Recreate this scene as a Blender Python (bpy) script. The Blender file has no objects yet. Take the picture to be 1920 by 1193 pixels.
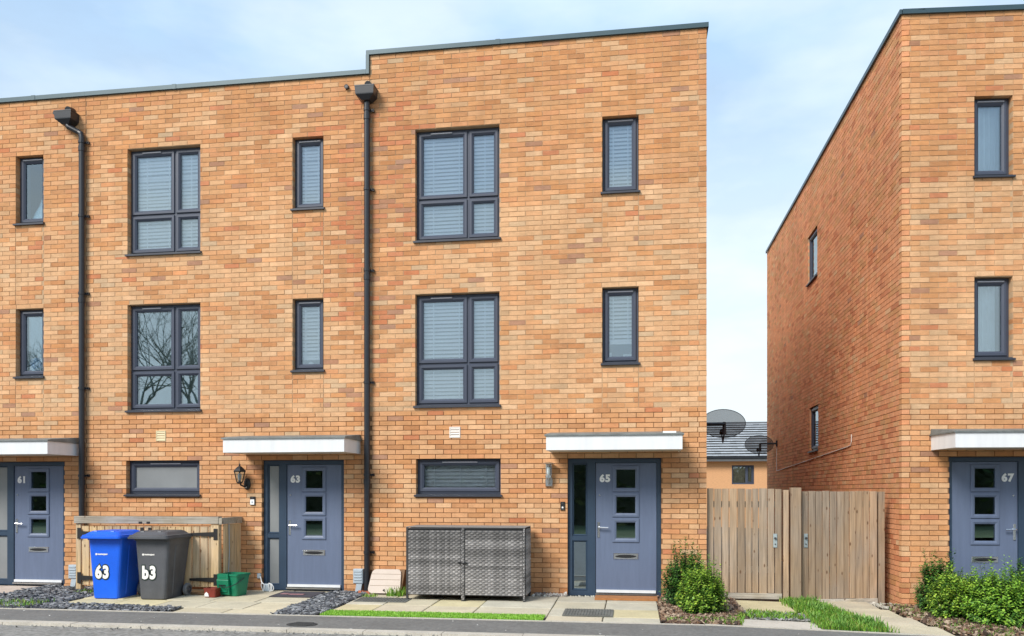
import bpy, bmesh, math, random
from mathutils import Vector, Matrix, Euler
R = math.radians
rnd = random.Random(7)
scn = bpy.context.scene
col = scn.collection

# ------------------------------------------------------------------ camera
cam_d = bpy.data.cameras.new('camera')
cam = bpy.data.objects.new('camera', cam_d)
col.objects.link(cam)
cam.location = (0.0, -12.04, 1.53)
cam.rotation_euler = (R(90), 0, R(8.44))
cam_d.sensor_fit = 'HORIZONTAL'
cam_d.sensor_width = 36.0
cam_d.lens = 1516.36 * 36.0 / 1920.0
cam_d.shift_y = (922 - 596.5) / 1920.0
cam_d.clip_end = 2000
scn.camera = cam

# ------------------------------------------------------------------ world: daylight sky with thin high cloud
SUN_EL, SUN_AZ = 40.0, 212.0           # azimuth clockwise from +Y: behind the camera, to its left
w = bpy.data.worlds.new('World')
scn.world = w
w.use_nodes = True
nt = w.node_tree
nt.nodes.clear()
n_out = nt.nodes.new('ShaderNodeOutputWorld')
n_bg = nt.nodes.new('ShaderNodeBackground')
n_sky = nt.nodes.new('ShaderNodeTexSky')
n_sky.sky_type = 'NISHITA'
n_sky.sun_disc = False
n_sky.sun_elevation = R(SUN_EL)
n_sky.sun_rotation = R(SUN_AZ)
n_sky.altitude = 0
n_sky.air_density = 1.0
n_sky.dust_density = 0.6
n_sky.ozone_density = 1.5
tc = nt.nodes.new('ShaderNodeTexCoord')
sep = nt.nodes.new('ShaderNodeSeparateXYZ')
nt.links.new(tc.outputs['Generated'], sep.inputs[0])
mp = nt.nodes.new('ShaderNodeMapping')
mp.inputs['Scale'].default_value = (1.0, 1.0, 2.6)
nt.links.new(tc.outputs['Generated'], mp.inputs[0])
nz = nt.nodes.new('ShaderNodeTexNoise')
nz.inputs['Scale'].default_value = 2.1
nz.inputs['Detail'].default_value = 7
nz.inputs['Roughness'].default_value = 0.55
nt.links.new(mp.outputs[0], nz.inputs['Vector'])
r1 = nt.nodes.new('ShaderNodeMapRange')
r1.inputs['From Min'].default_value = 0.40
r1.inputs['From Max'].default_value = 0.66
r1.inputs['To Min'].default_value = 0.34
r1.inputs['To Max'].default_value = 0.80
nt.links.new(nz.outputs['Fac'], r1.inputs['Value'])
r2 = nt.nodes.new('ShaderNodeMapRange')      # more cloud low down
r2.inputs['From Min'].default_value = 0.60
r2.inputs['From Max'].default_value = 0.12
r2.inputs['To Min'].default_value = 0.0
r2.inputs['To Max'].default_value = 0.95
nt.links.new(sep.outputs['Z'], r2.inputs['Value'])
ad = nt.nodes.new('ShaderNodeMath')
ad.operation = 'ADD'
ad.use_clamp = True
nt.links.new(r1.outputs[0], ad.inputs[0])
ad.inputs[1].default_value = 0.1
mx = nt.nodes.new('ShaderNodeMixRGB')
mx.inputs['Color2'].default_value = (2.8, 4.9, 7.6, 1)
nt.links.new(ad.outputs[0], mx.inputs['Fac'])
nt.links.new(n_sky.outputs[0], mx.inputs['Color1'])
mx2 = nt.nodes.new('ShaderNodeMixRGB')        # white veil of cloud, denser low down
mx2.inputs['Color2'].default_value = (6.2, 6.9, 7.2, 1)
nz2 = nt.nodes.new('ShaderNodeTexNoise')
nz2.inputs['Scale'].default_value = 2.0
nz2.inputs['Detail'].default_value = 6
nt.links.new(mp.outputs[0], nz2.inputs['Vector'])
r3 = nt.nodes.new('ShaderNodeMapRange')
r3.inputs['From Min'].default_value = 0.46
r3.inputs['From Max'].default_value = 0.62
r3.inputs['To Min'].default_value = 0.0
r3.inputs['To Max'].default_value = 0.50
nt.links.new(nz2.outputs['Fac'], r3.inputs['Value'])
ad2 = nt.nodes.new('ShaderNodeMath')
ad2.operation = 'ADD'
ad2.use_clamp = True
nt.links.new(r3.outputs[0], ad2.inputs[0])
nt.links.new(r2.outputs[0], ad2.inputs[1])
nt.links.new(ad2.outputs[0], mx2.inputs['Fac'])
nt.links.new(mx.outputs[0], mx2.inputs['Color1'])
n_bg.inputs['Strength'].default_value = 0.11
nt.links.new(mx2.outputs[0], n_bg.inputs['Color'])
nt.links.new(n_bg.outputs[0], n_out.inputs['Surface'])

# ------------------------------------------------------------------ sun (veiled, so soft)
sd = bpy.data.lights.new('sun', 'SUN')
sd.energy = 2.9
sd.angle = R(24)
sd.color = (1.0, 0.95, 0.87)
sun = bpy.data.objects.new('sun', sd)
col.objects.link(sun)
az, el = R(SUN_AZ), R(SUN_EL)
to_sun = Vector((math.sin(az) * math.cos(el), math.cos(az) * math.cos(el), math.sin(el)))
sun.rotation_euler = to_sun.to_track_quat('Z', 'Y').to_euler()
sun.location = (10, -20, 20)

scn.view_settings.view_transform = 'Standard'
scn.view_settings.look = 'None'
scn.view_settings.exposure = 0.52
scn.view_settings.gamma = 1.0
scn.view_settings.use_curve_mapping = False
scn.render.engine = 'CYCLES'
scn.cycles.max_bounces = 8
scn.cycles.transparent_max_bounces = 16

# ------------------------------------------------------------------ materials
def new_mat(name):
    m = bpy.data.materials.new(name)
    m.use_nodes = True
    t = m.node_tree
    t.nodes.clear()
    o = t.nodes.new('ShaderNodeOutputMaterial')
    b = t.nodes.new('ShaderNodeBsdfPrincipled')
    t.links.new(b.outputs[0], o.inputs['Surface'])
    return m, t, b, o

def mth(t, op, a, b=None, clamp=False):
    n = t.nodes.new('ShaderNodeMath')
    n.operation = op
    n.use_clamp = clamp
    for i, v in enumerate((a, b)):
        if v is None:
            continue
        if isinstance(v, (int, float)):
            n.inputs[i].default_value = v
        else:
            t.links.new(v, n.inputs[i])
    return n.outputs[0]

def noise(t, scale, detail=4, rough=0.55, stretch=(1, 1, 1), coord='pos'):
    if coord == 'pos':
        g = t.nodes.new('ShaderNodeNewGeometry').outputs['Position']
    else:
        g = t.nodes.new('ShaderNodeTexCoord').outputs['Object']
    m = t.nodes.new('ShaderNodeMapping')
    m.inputs['Scale'].default_value = stretch
    t.links.new(g, m.inputs[0])
    n = t.nodes.new('ShaderNodeTexNoise')
    n.inputs['Scale'].default_value = scale
    n.inputs['Detail'].default_value = detail
    n.inputs['Roughness'].default_value = rough
    t.links.new(m.outputs[0], n.inputs['Vector'])
    return n.outputs['Fac']

def maprange(t, v, a, b, c, d):
    n = t.nodes.new('ShaderNodeMapRange')
    for k, x in zip(('From Min', 'From Max', 'To Min', 'To Max'), (a, b, c, d)):
        n.inputs[k].default_value = x
    t.links.new(v, n.inputs['Value'])
    return n.outputs[0]

def mul_col(t, c, f):
    n = t.nodes.new('ShaderNodeMixRGB')
    n.blend_type = 'MULTIPLY'
    n.inputs['Fac'].default_value = 1
    if isinstance(c, tuple):
        n.inputs['Color1'].default_value = (*c, 1)
    else:
        t.links.new(c, n.inputs['Color1'])
    t.links.new(f, n.inputs['Color2'])
    return n.outputs[0]

def mix_col(t, f, c1, c2):
    n = t.nodes.new('ShaderNodeMixRGB')
    if isinstance(f, (int, float)):
        n.inputs['Fac'].default_value = f
    else:
        t.links.new(f, n.inputs['Fac'])
    for k, c in (('Color1', c1), ('Color2', c2)):
        if isinstance(c, tuple):
            n.inputs[k].default_value = (*c, 1)
        else:
            t.links.new(c, n.inputs[k])
    return n.outputs[0]

def bump(t, b, h, strength=0.3, dist=0.01):
    n = t.nodes.new('ShaderNodeBump')
    n.inputs['Strength'].default_value = strength
    n.inputs['Distance'].default_value = dist
    t.links.new(h, n.inputs['Height'])
    t.links.new(n.outputs[0], b.inputs['Normal'])

def mat(name, c, rough=0.6, var=0.12, scale=12, metallic=0.0, spec=0.5, bmp=0.0, stretch=(1, 1, 1), src=None, fine=0.0, coat=0.0):
    """plain procedural: colour x two noises; src 'attr' = per-piece colour attribute, 'obj' = object colour"""
    m, t, b, o = new_mat(name)
    if src == 'attr':
        n = t.nodes.new('ShaderNodeAttribute')
        n.attribute_name = 'col'
        base = n.outputs['Color']
    elif src == 'obj':
        n = t.nodes.new('ShaderNodeObjectInfo')
        base = n.outputs['Color']
    else:
        base = c
    f = noise(t, scale, 5, 0.6, stretch)
    f = maprange(t, f, 0.25, 0.75, 1 - var, 1 + var)
    if fine:
        g = noise(t, scale * 14, 3, 0.7)
        f = mth(t, 'MULTIPLY', f, maprange(t, g, 0.3, 0.7, 1 - fine, 1 + fine))
    t.links.new(mul_col(t, base, f), b.inputs['Base Color'])
    b.inputs['Roughness'].default_value = rough
    b.inputs['Metallic'].default_value = metallic
    b.inputs['Specular IOR Level'].default_value = spec
    if coat:
        b.inputs['Coat Weight'].default_value = coat
    if bmp:
        bump(t, b, noise(t, scale * 5, 4, 0.6, stretch), bmp, 0.004)
    return m

def brick_mat(name, src):
    m, t, b, o = new_mat(name)
    if src == 'attr':
        n = t.nodes.new('ShaderNodeAttribute')
        n.attribute_name = 'col'
    else:
        n = t.nodes.new('ShaderNodeObjectInfo')
    base = n.outputs['Color']
    f = maprange(t, noise(t, 9, 4, 0.6, (1, 1, 2.4)), 0.25, 0.75, 0.86, 1.12)      # smears across a face
    g = maprange(t, noise(t, 70, 3, 0.65, (1, 1, 2.0)), 0.3, 0.7, 0.88, 1.10)      # sand creases
    f = mth(t, 'MULTIPLY', f, g)
    c = mul_col(t, base, f)
    f = maprange(t, noise(t, 1.0, 5, 0.6, (5.5, 5.5, 0.45)), 0.30, 0.72, 1.06, 0.88)     # rain streaks
    c = mul_col(t, c, f)
    f = maprange(t, noise(t, 0.75, 3, 0.5), 0.3, 0.7, 0.93, 1.07)                         # broad weathering
    c = mul_col(t, c, f)
    bloom = maprange(t, noise(t, 2.3, 6, 0.7), 0.60, 0.80, 0.0, 0.30)              # lime bloom patches
    c = mix_col(t, bloom, c, (0.60, 0.44, 0.28))
    t.links.new(c, b.inputs['Base Color'])
    b.inputs['Roughness'].default_value = 0.9
    b.inputs['Specular IOR Level'].default_value = 0.2
    bump(t, b, noise(t, 90, 3, 0.7, (1, 1, 2.2)), 0.55, 0.004)
    return m

M = {}
M['brick_obj'] = brick_mat('brick_single', 'obj')
M['brick_attr'] = brick_mat('brick_many', 'attr')
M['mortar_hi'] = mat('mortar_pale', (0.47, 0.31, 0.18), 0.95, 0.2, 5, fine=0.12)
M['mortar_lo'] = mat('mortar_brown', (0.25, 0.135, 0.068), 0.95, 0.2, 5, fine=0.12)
M['frame'] = mat('window_frame_grey', (0.052, 0.062, 0.092), 0.42, 0.06, 3, spec=0.45)
M['vent_highlit'] = mat('trickle_vent_highlit', (0.26, 0.27, 0.31), 0.4, 0.05, 4)  # grey lightened so the vents' top highlights sit in the colour
M['sill'] = mat('sill_grey', (0.032, 0.036, 0.05), 0.45, 0.12, 6)
M['door'] = mat('door_blue_grey', (0.116, 0.150, 0.235), 0.5, 0.10, 2.2, bmp=0.06, stretch=(6, 6, 0.7))
M['door_frame'] = mat('door_frame_navy', (0.026, 0.050, 0.088), 0.42, 0.12, 4)
M['white_pvc'] = mat('white_pvc', (0.73, 0.74, 0.75), 0.35, 0.07, 2.2, stretch=(4, 4, 0.6))
M['soffit'] = mat('soffit_cream', (0.62, 0.58, 0.48), 0.5, 0.05, 3)
M['lead'] = mat('canopy_grp', (0.17, 0.185, 0.18), 0.55, 0.35, 5, fine=0.15)
M['coping'] = mat('coping_metal', (0.045, 0.080, 0.095), 0.4, 0.12, 2, metallic=0.2)
M['pipe'] = mat('pipe_black', (0.016, 0.018, 0.024), 0.38, 0.15, 5)
M['black'] = mat('black_plastic', (0.012, 0.012, 0.014), 0.45, 0.1, 8)
M['chrome'] = mat('chrome', (0.75, 0.76, 0.78), 0.22, 0.05, 8, metallic=1.0)
M['steel'] = mat('brushed_steel', (0.55, 0.55, 0.55), 0.32, 0.1, 10, metallic=1.0)
M['white'] = mat('white_paint', (0.86, 0.86, 0.86), 0.5, 0.02, 6)
M['slat'] = mat('blind_slat', (0.88, 0.90, 0.91), 0.55, 0.02, 4)
M['curtain'] = mat('curtain_cloth', (0.62, 0.70, 0.72), 0.9, 0.06, 5)
M['beige_blind'] = mat('roller_blind_beige', (0.52, 0.42, 0.28), 0.9, 0.05, 5)
M['plaster'] = mat('room_plaster', (0.42, 0.42, 0.40), 0.9, 0.05, 2)
M['roof_felt'] = mat('roof_felt', (0.10, 0.10, 0.11), 0.9, 0.2, 4)
M['vent_cream'] = mat('vent_cream', (0.66, 0.56, 0.34), 0.6, 0.06, 8)
M['vent_white'] = mat('vent_white', (0.72, 0.66, 0.60), 0.6, 0.06, 8)
M['asphalt_walk'] = mat('asphalt_footway', (0.16, 0.155, 0.145), 0.92, 0.16, 1.6, fine=0.22, bmp=0.2)
M['asphalt_road'] = mat('asphalt_road', (0.23, 0.222, 0.205), 0.92, 0.14, 1.2, fine=0.40, bmp=0.35)
M['kerb'] = mat('kerb_concrete', (0.50, 0.46, 0.39), 0.9, 0.16, 5, fine=0.15)
M['slab'] = mat('slab_stone', (0.5, 0.45, 0.33), 0.88, 0.16, 2.6, fine=0.10, bmp=0.12, src='obj')
M['dirt'] = mat('dirt', (0.14, 0.11, 0.075), 0.95, 0.3, 6, fine=0.3)
M['attr_rough'] = mat('loose_chips', None, 0.8, 0.12, 20, src='attr')
M['slate'] = mat('slate_chips', None, 0.55, 0.12, 20, src='attr')
M['turf'] = mat('turf_backing', (0.20, 0.42, 0.05), 0.95, 0.2, 12)
M['far_ground'] = mat('verge_ground', (0.10, 0.13, 0.05), 0.95, 0.3, 0.4)
M['blue_bin'] = mat('bin_blue_plastic', (0.005, 0.115, 0.74), 0.42, 0.12, 3, fine=0.05)
M['grey_bin'] = mat('bin_grey_plastic', (0.078, 0.081, 0.090), 0.5, 0.25, 4, fine=0.06)
M['rubber'] = mat('rubber', (0.17, 0.17, 0.175), 0.7, 0.2, 9)
M['green_plastic'] = mat('caddy_green', (0.004, 0.17, 0.085), 0.4, 0.1, 6)
M['red_tub'] = mat('tub_red', (0.20, 0.026, 0.015), 0.5, 0.2, 9)
M['elec_grey'] = mat('meter_box_grey', (0.40, 0.46, 0.51), 0.5, 0.08, 6)
M['gas_beige'] = mat('gas_box_beige', (0.56, 0.47, 0.40), 0.65, 0.06, 5, fine=0.05)
M['gas_brown'] = mat('gas_box_side', (0.16, 0.085, 0.035), 0.7, 0.1, 5)
M['wicker'] = mat('wicker', None, 0.85, 0.08, 30, src='attr')
M['rattan_top'] = mat('rattan_top', (0.22, 0.21, 0.20), 0.8, 0.1, 10)
M['wicker_dark'] = mat('wicker_core', (0.035, 0.034, 0.036), 0.7, 0.1, 10)
M['wood'] = None
M['hinge'] = mat('hinge_black', (0.014, 0.013, 0.013), 0.5, 0.2, 10)
M['galv'] = mat('galvanised', (0.36, 0.42, 0.43), 0.5, 0.2, 20, metallic=0.2)
M['mat_grey'] = mat('mat_ribbed', (0.14, 0.14, 0.125), 0.9, 0.3, 9, fine=0.25)
M['mat_dark'] = mat('mat_dark', (0.055, 0.05, 0.06), 0.95, 0.3, 12, fine=0.3)
M['mat_pink'] = mat('mat_pink', (0.32, 0.16, 0.17), 0.95, 0.3, 14, fine=0.3)
M['coir'] = mat('coir', (0.38, 0.16, 0.055), 0.95, 0.2, 14, fine=0.3)
M['terracotta'] = mat('terracotta', (0.40, 0.12, 0.06), 0.85, 0.2, 9)
M['iron'] = mat('cast_iron', (0.045, 0.045, 0.045), 0.6, 0.3, 18, fine=0.3)
M['tile'] = mat('roof_tile_grey', (0.10, 0.105, 0.11), 0.75, 0.14, 5, src=None)
M['far_brick'] = mat('far_brick', (0.62, 0.335, 0.165), 0.9, 0.16, 3, stretch=(3, 3, 14), fine=0.10)
M['leaf'] = None
M['tree_bark'] = mat('mossy_bark', (0.22, 0.24, 0.19), 0.9, 0.25, 4)
M['bark'] = mat('bark', (0.060, 0.050, 0.040), 0.9, 0.3, 6)
M['sticker'] = mat('sticker_white', (0.82, 0.80, 0.76), 0.45, 0.10, 40)
M['sticker_edge'] = mat('sticker_outline', (0.012, 0.03, 0.025), 0.5, 0.05, 8)
M['blue_ball'] = mat('blue_balloon', (0.06, 0.36, 0.85), 0.3, 0.6, 14)
M['paper'] = mat('paper_white', (0.74, 0.78, 0.78), 0.7, 0.05, 8)

def wood_mat(name, tint):
    m, t, b, o = new_mat(name)
    oi = t.nodes.new('ShaderNodeObjectInfo')
    # grain runs up the plank: stretched noise, shifted per plank
    g = t.nodes.new('ShaderNodeNewGeometry').outputs['Position']
    off = t.nodes.new('ShaderNodeVectorMath')
    off.operation = 'SCALE'
    off.inputs[0].default_value = (3, 7, 11)
    t.links.new(oi.outputs['Random'], off.inputs['Scale'])
    add = t.nodes.new('ShaderNodeVectorMath')
    t.links.new(g, add.inputs[0])
    t.links.new(off.outputs[0], add.inputs[1])
    mpn = t.nodes.new('ShaderNodeMapping')
    mpn.inputs['Scale'].default_value = (26, 26, 1.3) if tint != 'rail' else (1.3, 26, 26)
    t.links.new(add.outputs[0], mpn.inputs[0])
    n1 = t.nodes.new('ShaderNodeTexNoise')
    n1.inputs['Scale'].default_value = 1.6
    n1.inputs['Detail'].default_value = 5
    n1.inputs['Distortion'].default_value = 0.5
    t.links.new(mpn.outputs[0], n1.inputs['Vector'])
    f = maprange(t, n1.outputs['Fac'], 0.3, 0.7, 0.72, 1.2)
    r = maprange(t, oi.outputs['Random'], 0, 1, 0.76, 1.18)
    f = mth(t, 'MULTIPLY', f, r)
    # weathering: grey and tan patches
    p = maprange(t, noise(t, 1.8, 4, 0.6, (1, 1, 0.6)), 0.40, 0.62, 0, 1)
    ca, cb = ((0.41, 0.285, 0.18), (0.37, 0.285, 0.21)) if tint != 'store' else ((0.60, 0.42, 0.22), (0.54, 0.41, 0.27))
    if tint == 'rail':
        ca, cb = (0.36, 0.31, 0.24), (0.46, 0.42, 0.36)
    c = mul_col(t, mix_col(t, p, ca, cb), f)
    # knots
    mk = t.nodes.new('ShaderNodeMapping')
    mk.inputs['Scale'].default_value = (10, 10, 4.6)
    t.links.new(add.outputs[0], mk.inputs[0])
    vo = t.nodes.new('ShaderNodeTexVoronoi')
    vo.inputs['Scale'].default_value = 1.0
    t.links.new(mk.outputs[0], vo.inputs['Vector'])
    k = maprange(t, vo.outputs['Distance'], 0.08, 0.15, 0.85, 0.0)
    c = mix_col(t, k, c, (0.12, 0.06, 0.03))
    t.links.new(c, b.inputs['Base Color'])
    b.inputs['Roughness'].default_value = 0.85
    b.inputs['Specular IOR Level'].default_value = 0.25
    bump(t, b, n1.outputs['Fac'], 0.4, 0.004)
    return m
M['wood'] = wood_mat('gate_wood', 'gate')
M['wood_store'] = wood_mat('store_wood', 'store')
M['wood_rail'] = wood_mat('weathered_rail', 'rail')

def leaf_mat():
    m, t, b, o = new_mat('leaf')
    n = t.nodes.new('ShaderNodeAttribute')
    n.attribute_name = 'col'
    t.links.new(n.outputs['Color'], b.inputs['Base Color'])
    b.inputs['Roughness'].default_value = 0.45
    b.inputs['Specular IOR Level'].default_value = 0.4
    tr = t.nodes.new('ShaderNodeBsdfTranslucent')
    t.links.new(n.outputs['Color'], tr.inputs['Color'])
    ms = t.nodes.new('ShaderNodeMixShader')
    ms.inputs[0].default_value = 0.25
    t.links.new(b.outputs[0], ms.inputs[1])
    t.links.new(tr.outputs[0], ms.inputs[2])
    t.links.new(ms.outputs[0], o.inputs['Surface'])
    return m
M['leaf'] = leaf_mat()

def glass_mat(name, refl, tint=(0.86, 0.93, 0.95), rough=0.0):
    m, t, b, o = new_mat(name)
    t.nodes.remove(b)
    tr = t.nodes.new('ShaderNodeBsdfTransparent')
    tr.inputs['Color'].default_value = (*tint, 1)
    gl = t.nodes.new('ShaderNodeBsdfGlossy')
    gl.inputs['Roughness'].default_value = rough
    gl.inputs['Color'].default_value = (0.80, 0.92, 1.0, 1)
    # slightly wavy sealed unit
    bp = t.nodes.new('ShaderNodeBump')
    bp.inputs['Strength'].default_value = 0.03
    bp.inputs['Distance'].default_value = 0.004
    t.links.new(noise(t, 3.0, 1, 0.4), bp.inputs['Height'])
    t.links.new(bp.outputs[0], gl.inputs['Normal'])
    fr = t.nodes.new('ShaderNodeFresnel')
    fr.inputs['IOR'].default_value = 1.5
    f = mth(t, 'ADD', fr.outputs[0], refl, True)
    ms = t.nodes.new('ShaderNodeMixShader')
    t.links.new(f, ms.inputs[0])
    t.links.new(tr.outputs[0], ms.inputs[1])
    t.links.new(gl.outputs[0], ms.inputs[2])
    t.links.new(ms.outputs[0], o.inputs['Surface'])
    return m
M['glass'] = glass_mat('window_glass', 0.145, (0.98, 0.995, 1.0))
M['glass_bare'] = glass_mat('coated_glass', 0.20, (0.85, 0.92, 0.94))
M['glass_lamp'] = glass_mat('lamp_glass', 0.02)
M['frosted'] = mat('frosted_glass', (0.23, 0.24, 0.245), 0.28, 0.15, 1.5, spec=0.8)

def mesh_dish_mat():
    m, t, b, o = new_mat('perforated_dish')
    b.inputs['Base Color'].default_value = (0.03, 0.032, 0.036, 1)
    b.inputs['Roughness'].default_value = 0.6
    f = noise(t, 60, 2)
    tr = t.nodes.new('ShaderNodeBsdfTransparent')
    ms = t.nodes.new('ShaderNodeMixShader')
    t.links.new(maprange(t, f, 0.3, 0.7, 0.66, 0.72), ms.inputs[0])
    t.links.new(tr.outputs[0], ms.inputs[1])
    t.links.new(b.outputs[0], ms.inputs[2])
    t.links.new(ms.outputs[0], o.inputs['Surface'])
    return m
M['dish'] = mesh_dish_mat()

# ------------------------------------------------------------------ mesh helpers
class MB:
    def __init__(s):
        s.v, s.f, s.c = [], [], []
    def quad(s, a, b, c, d, colr=None):
        i = len(s.v)
        s.v += [a, b, c, d]
        s.f.append((i, i + 1, i + 2, i + 3))
        s.c.append(colr)
    def tri(s, a, b, c, colr=None):
        i = len(s.v)
        s.v += [a, b, c]
        s.f.append((i, i + 1, i + 2))
        s.c.append(colr)
    def box(s, x0, x1, y0, y1, z0, z1, colr=None):
        i = len(s.v)
        s.v += [(x0, y0, z0), (x1, y0, z0), (x1, y1, z0), (x0, y1, z0), (x0, y0, z1), (x1, y0, z1), (x1, y1, z1), (x0, y1, z1)]
        for f in ((0, 3, 2, 1), (4, 5, 6, 7), (0, 1, 5, 4), (1, 2, 6, 5), (2, 3, 7, 6), (3, 0, 4, 7)):
            s.f.append(tuple(i + k for k in f))
            s.c.append(colr)
        return s
    def bevel_box(s, x0, x1, y0, y1, z0, z1, b=0.01, colr=None):
        """box with chamfered edges on the x/z outline of its front (low y) face and top"""
        sec = []
        for y, k in ((y0, b), (y0 + b, 0), (y1, 0)):
            sec.append([(x0 + k, y, z0 + k), (x1 - k, y, z0 + k), (x1 - k, y, z1 - k), (x0 + k, y, z1 - k)])
        return s.loft(sec, True, True, colr)
    def loft(s, secs, cap0=True, cap1=True, colr=None):
        n = len(secs[0])
        i0 = len(s.v)
        for q in secs:
            s.v += [tuple(p) for p in q]
        for k in range(len(secs) - 1):
            for j in range(n):
                a = i0 + k * n + j
                b = i0 + k * n + (j + 1) % n
                s.f.append((a, b, b + n, a + n))
                s.c.append(colr)
        if cap0:
            s.f.append(tuple(i0 + j for j in range(n))[::-1])
            s.c.append(colr)
        if cap1:
            s.f.append(tuple(i0 + (len(secs) - 1) * n + j for j in range(n)))
            s.c.append(colr)
        return s
    def tube(s, pts, r, n=8, colr=None, cap=True):
        pts = [Vector(p) for p in pts]
        rs = r if isinstance(r, (list, tuple)) else [r] * len(pts)
        secs = []
        up = None
        for k, p in enumerate(pts):
            d = (pts[min(k + 1, len(pts) - 1)] - pts[max(k - 1, 0)]).normalized()
            if up is None or abs(d.dot(up)) > 0.98:
                up = Vector((0, 0, 1)) if abs(d.z) < 0.9 else Vector((1, 0, 0))
            a = d.cross(up).normalized()
            b = a.cross(d).normalized()
            secs.append([p + (a * math.cos(2 * math.pi * j / n) + b * math.sin(2 * math.pi * j / n)) * rs[k] for j in range(n)])
            up = b
        return s.loft(secs, cap, cap, colr)
    def ring(s, x0, x1, z0, z1, wd, yf, yb, bead=0.4, dp=0.022):
        """picture-frame ring, front at yf, inner bead sloping back"""
        def rect(k, y):
            return [(x0 + k, y, z0 + k), (x1 - k, y, z0 + k), (x1 - k, y, z1 - k), (x0 + k, y, z1 - k)]
        b = wd * (1 - bead)
        return s.loft([rect(0, yb), rect(0, yf + 0.006), rect(0.006, yf), rect(b, yf), rect(wd, yf + dp), rect(wd, yb)], False, False)
    def mesh(s, name, M4=None, off=None):
        me = bpy.data.meshes.new(name)
        v = [Vector(p) for p in s.v]
        flip = False
        if M4 is not None:
            v = [M4 @ p for p in v]
            flip = M4.to_3x3().determinant() < 0
        if off is not None:
            v = [p - off for p in v]
        fs = [f[::-1] for f in s.f] if flip else s.f
        me.from_pydata([tuple(p) for p in v], [], fs)
        if any(c is not None for c in s.c):
            at = me.attributes.new('col', 'FLOAT_COLOR', 'FACE')
            flat = []
            for c in s.c:
                c = c or (0.5, 0.5, 0.5)
                flat += [c[0], c[1], c[2], 1.0]
            at.data.foreach_set('color', flat)
        me.update()
        return me

ROOT = {}
def tag(o, label=None, cat=None, group=None, kind=None):
    if label: o['label'] = label
    if cat: o['category'] = cat
    if group: o['group'] = group
    if kind: o['kind'] = kind
    return o

def thing(name, label, cat, loc, group=None):
    o = bpy.data.objects.new(name, None)
    o.empty_display_size = 0.1
    o.location = loc
    col.objects.link(o)
    ROOT[o.name] = Vector(loc)
    return tag(o, label, cat, group)

def part(mb, name, m, parent=None, M4=None, smooth=False, loc=None, kind=None, label=None):
    """link the collected shape as ONE mesh object; coordinates are given in world space"""
    if parent is not None:
        off = ROOT[parent.name]
    else:
        off = Vector(loc) if loc else Vector((0, 0, 0))
    me = mb.mesh(name, M4, off)
    me.materials.append(m)
    o = bpy.data.objects.new(name, me)
    col.objects.link(o)
    if parent is not None:
        o.parent = parent
    else:
        o.location = off
    ROOT[o.name] = off
    if smooth:
        me.polygons.foreach_set('use_smooth', [True] * len(me.polygons))
    if kind: o['kind'] = kind
    if label: o['label'] = label
    return o

def single(mb, name, m, label, cat, loc, group=None, M4=None, smooth=False, kind=None):
    o = part(mb, name, m, None, M4, smooth, loc)
    return tag(o, label, cat, group, kind)

def struct(mb, name, m, loc=(0, 0, 0), kind='structure'):
    o = part(mb, name, m, None, loc=loc)
    o['kind'] = kind
    return o

def text_mb(body, size, bold=0.0, depth=0.004):
    cu = bpy.data.curves.new('lettering', 'FONT')
    cu.body = body
    cu.size = size
    cu.offset = bold
    cu.extrude = depth
    cu.resolution_u = 3
    cu.align_x = 'CENTER'
    cu.space_character = 1.16
    cu.align_y = 'CENTER'
    ob = bpy.data.objects.new('lettering', cu)
    col.objects.link(ob)
    dg = bpy.context.evaluated_depsgraph_get()
    me = bpy.data.meshes.new_from_object(ob.evaluated_get(dg))
    mb = MB()
    # text lies in x/y facing +z  ->  stand it up facing -y
    mb.v = [(p.co.x, -p.co.z, p.co.y) for p in me.vertices]
    mb.f = [tuple(f.vertices) for f in me.polygons]
    mb.c = [None] * len(mb.f)
    bpy.data.objects.remove(ob)
    bpy.data.meshes.remove(me)
    bpy.data.curves.remove(cu)
    return mb

def shift(mb, dx=0, dy=0, dz=0, sx=1, sz=1):
    mb.v = [(p[0] * sx + dx, p[1] + dy, p[2] * sz + dz) for p in mb.v]
    return mb

def rrect(cx, cy, hx, hy, r, z, n=3):
    """rounded rectangle outline at height z"""
    pts = []
    for qx, qy, a0 in ((1, 1, 0), (-1, 1, 90), (-1, -1, 180), (1, -1, 270)):
        for k in range(n + 1):
            a = R(a0 + 90 * k / n)
            pts.append((cx + qx * (hx - r) + r * math.cos(a), cy + qy * (hy - r) + r * math.sin(a), z))
    return pts

def clamp(x, a, b):
    return max(a, min(b, x))

def gz(X, Y):
    """front-garden ground level: falls gently to the road and to the right"""
    yy = max(Y, -3.2)
    z = -0.02 + 0.018 * min(yy, 0) - 0.025 * max(0, min(X, 9) - 1)
    s = clamp((X - 2.2) / 1.2, 0, 1)
    return z - 0.12 * clamp(Y, 0, 1) * s * s * (3 - 2 * s)

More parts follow.
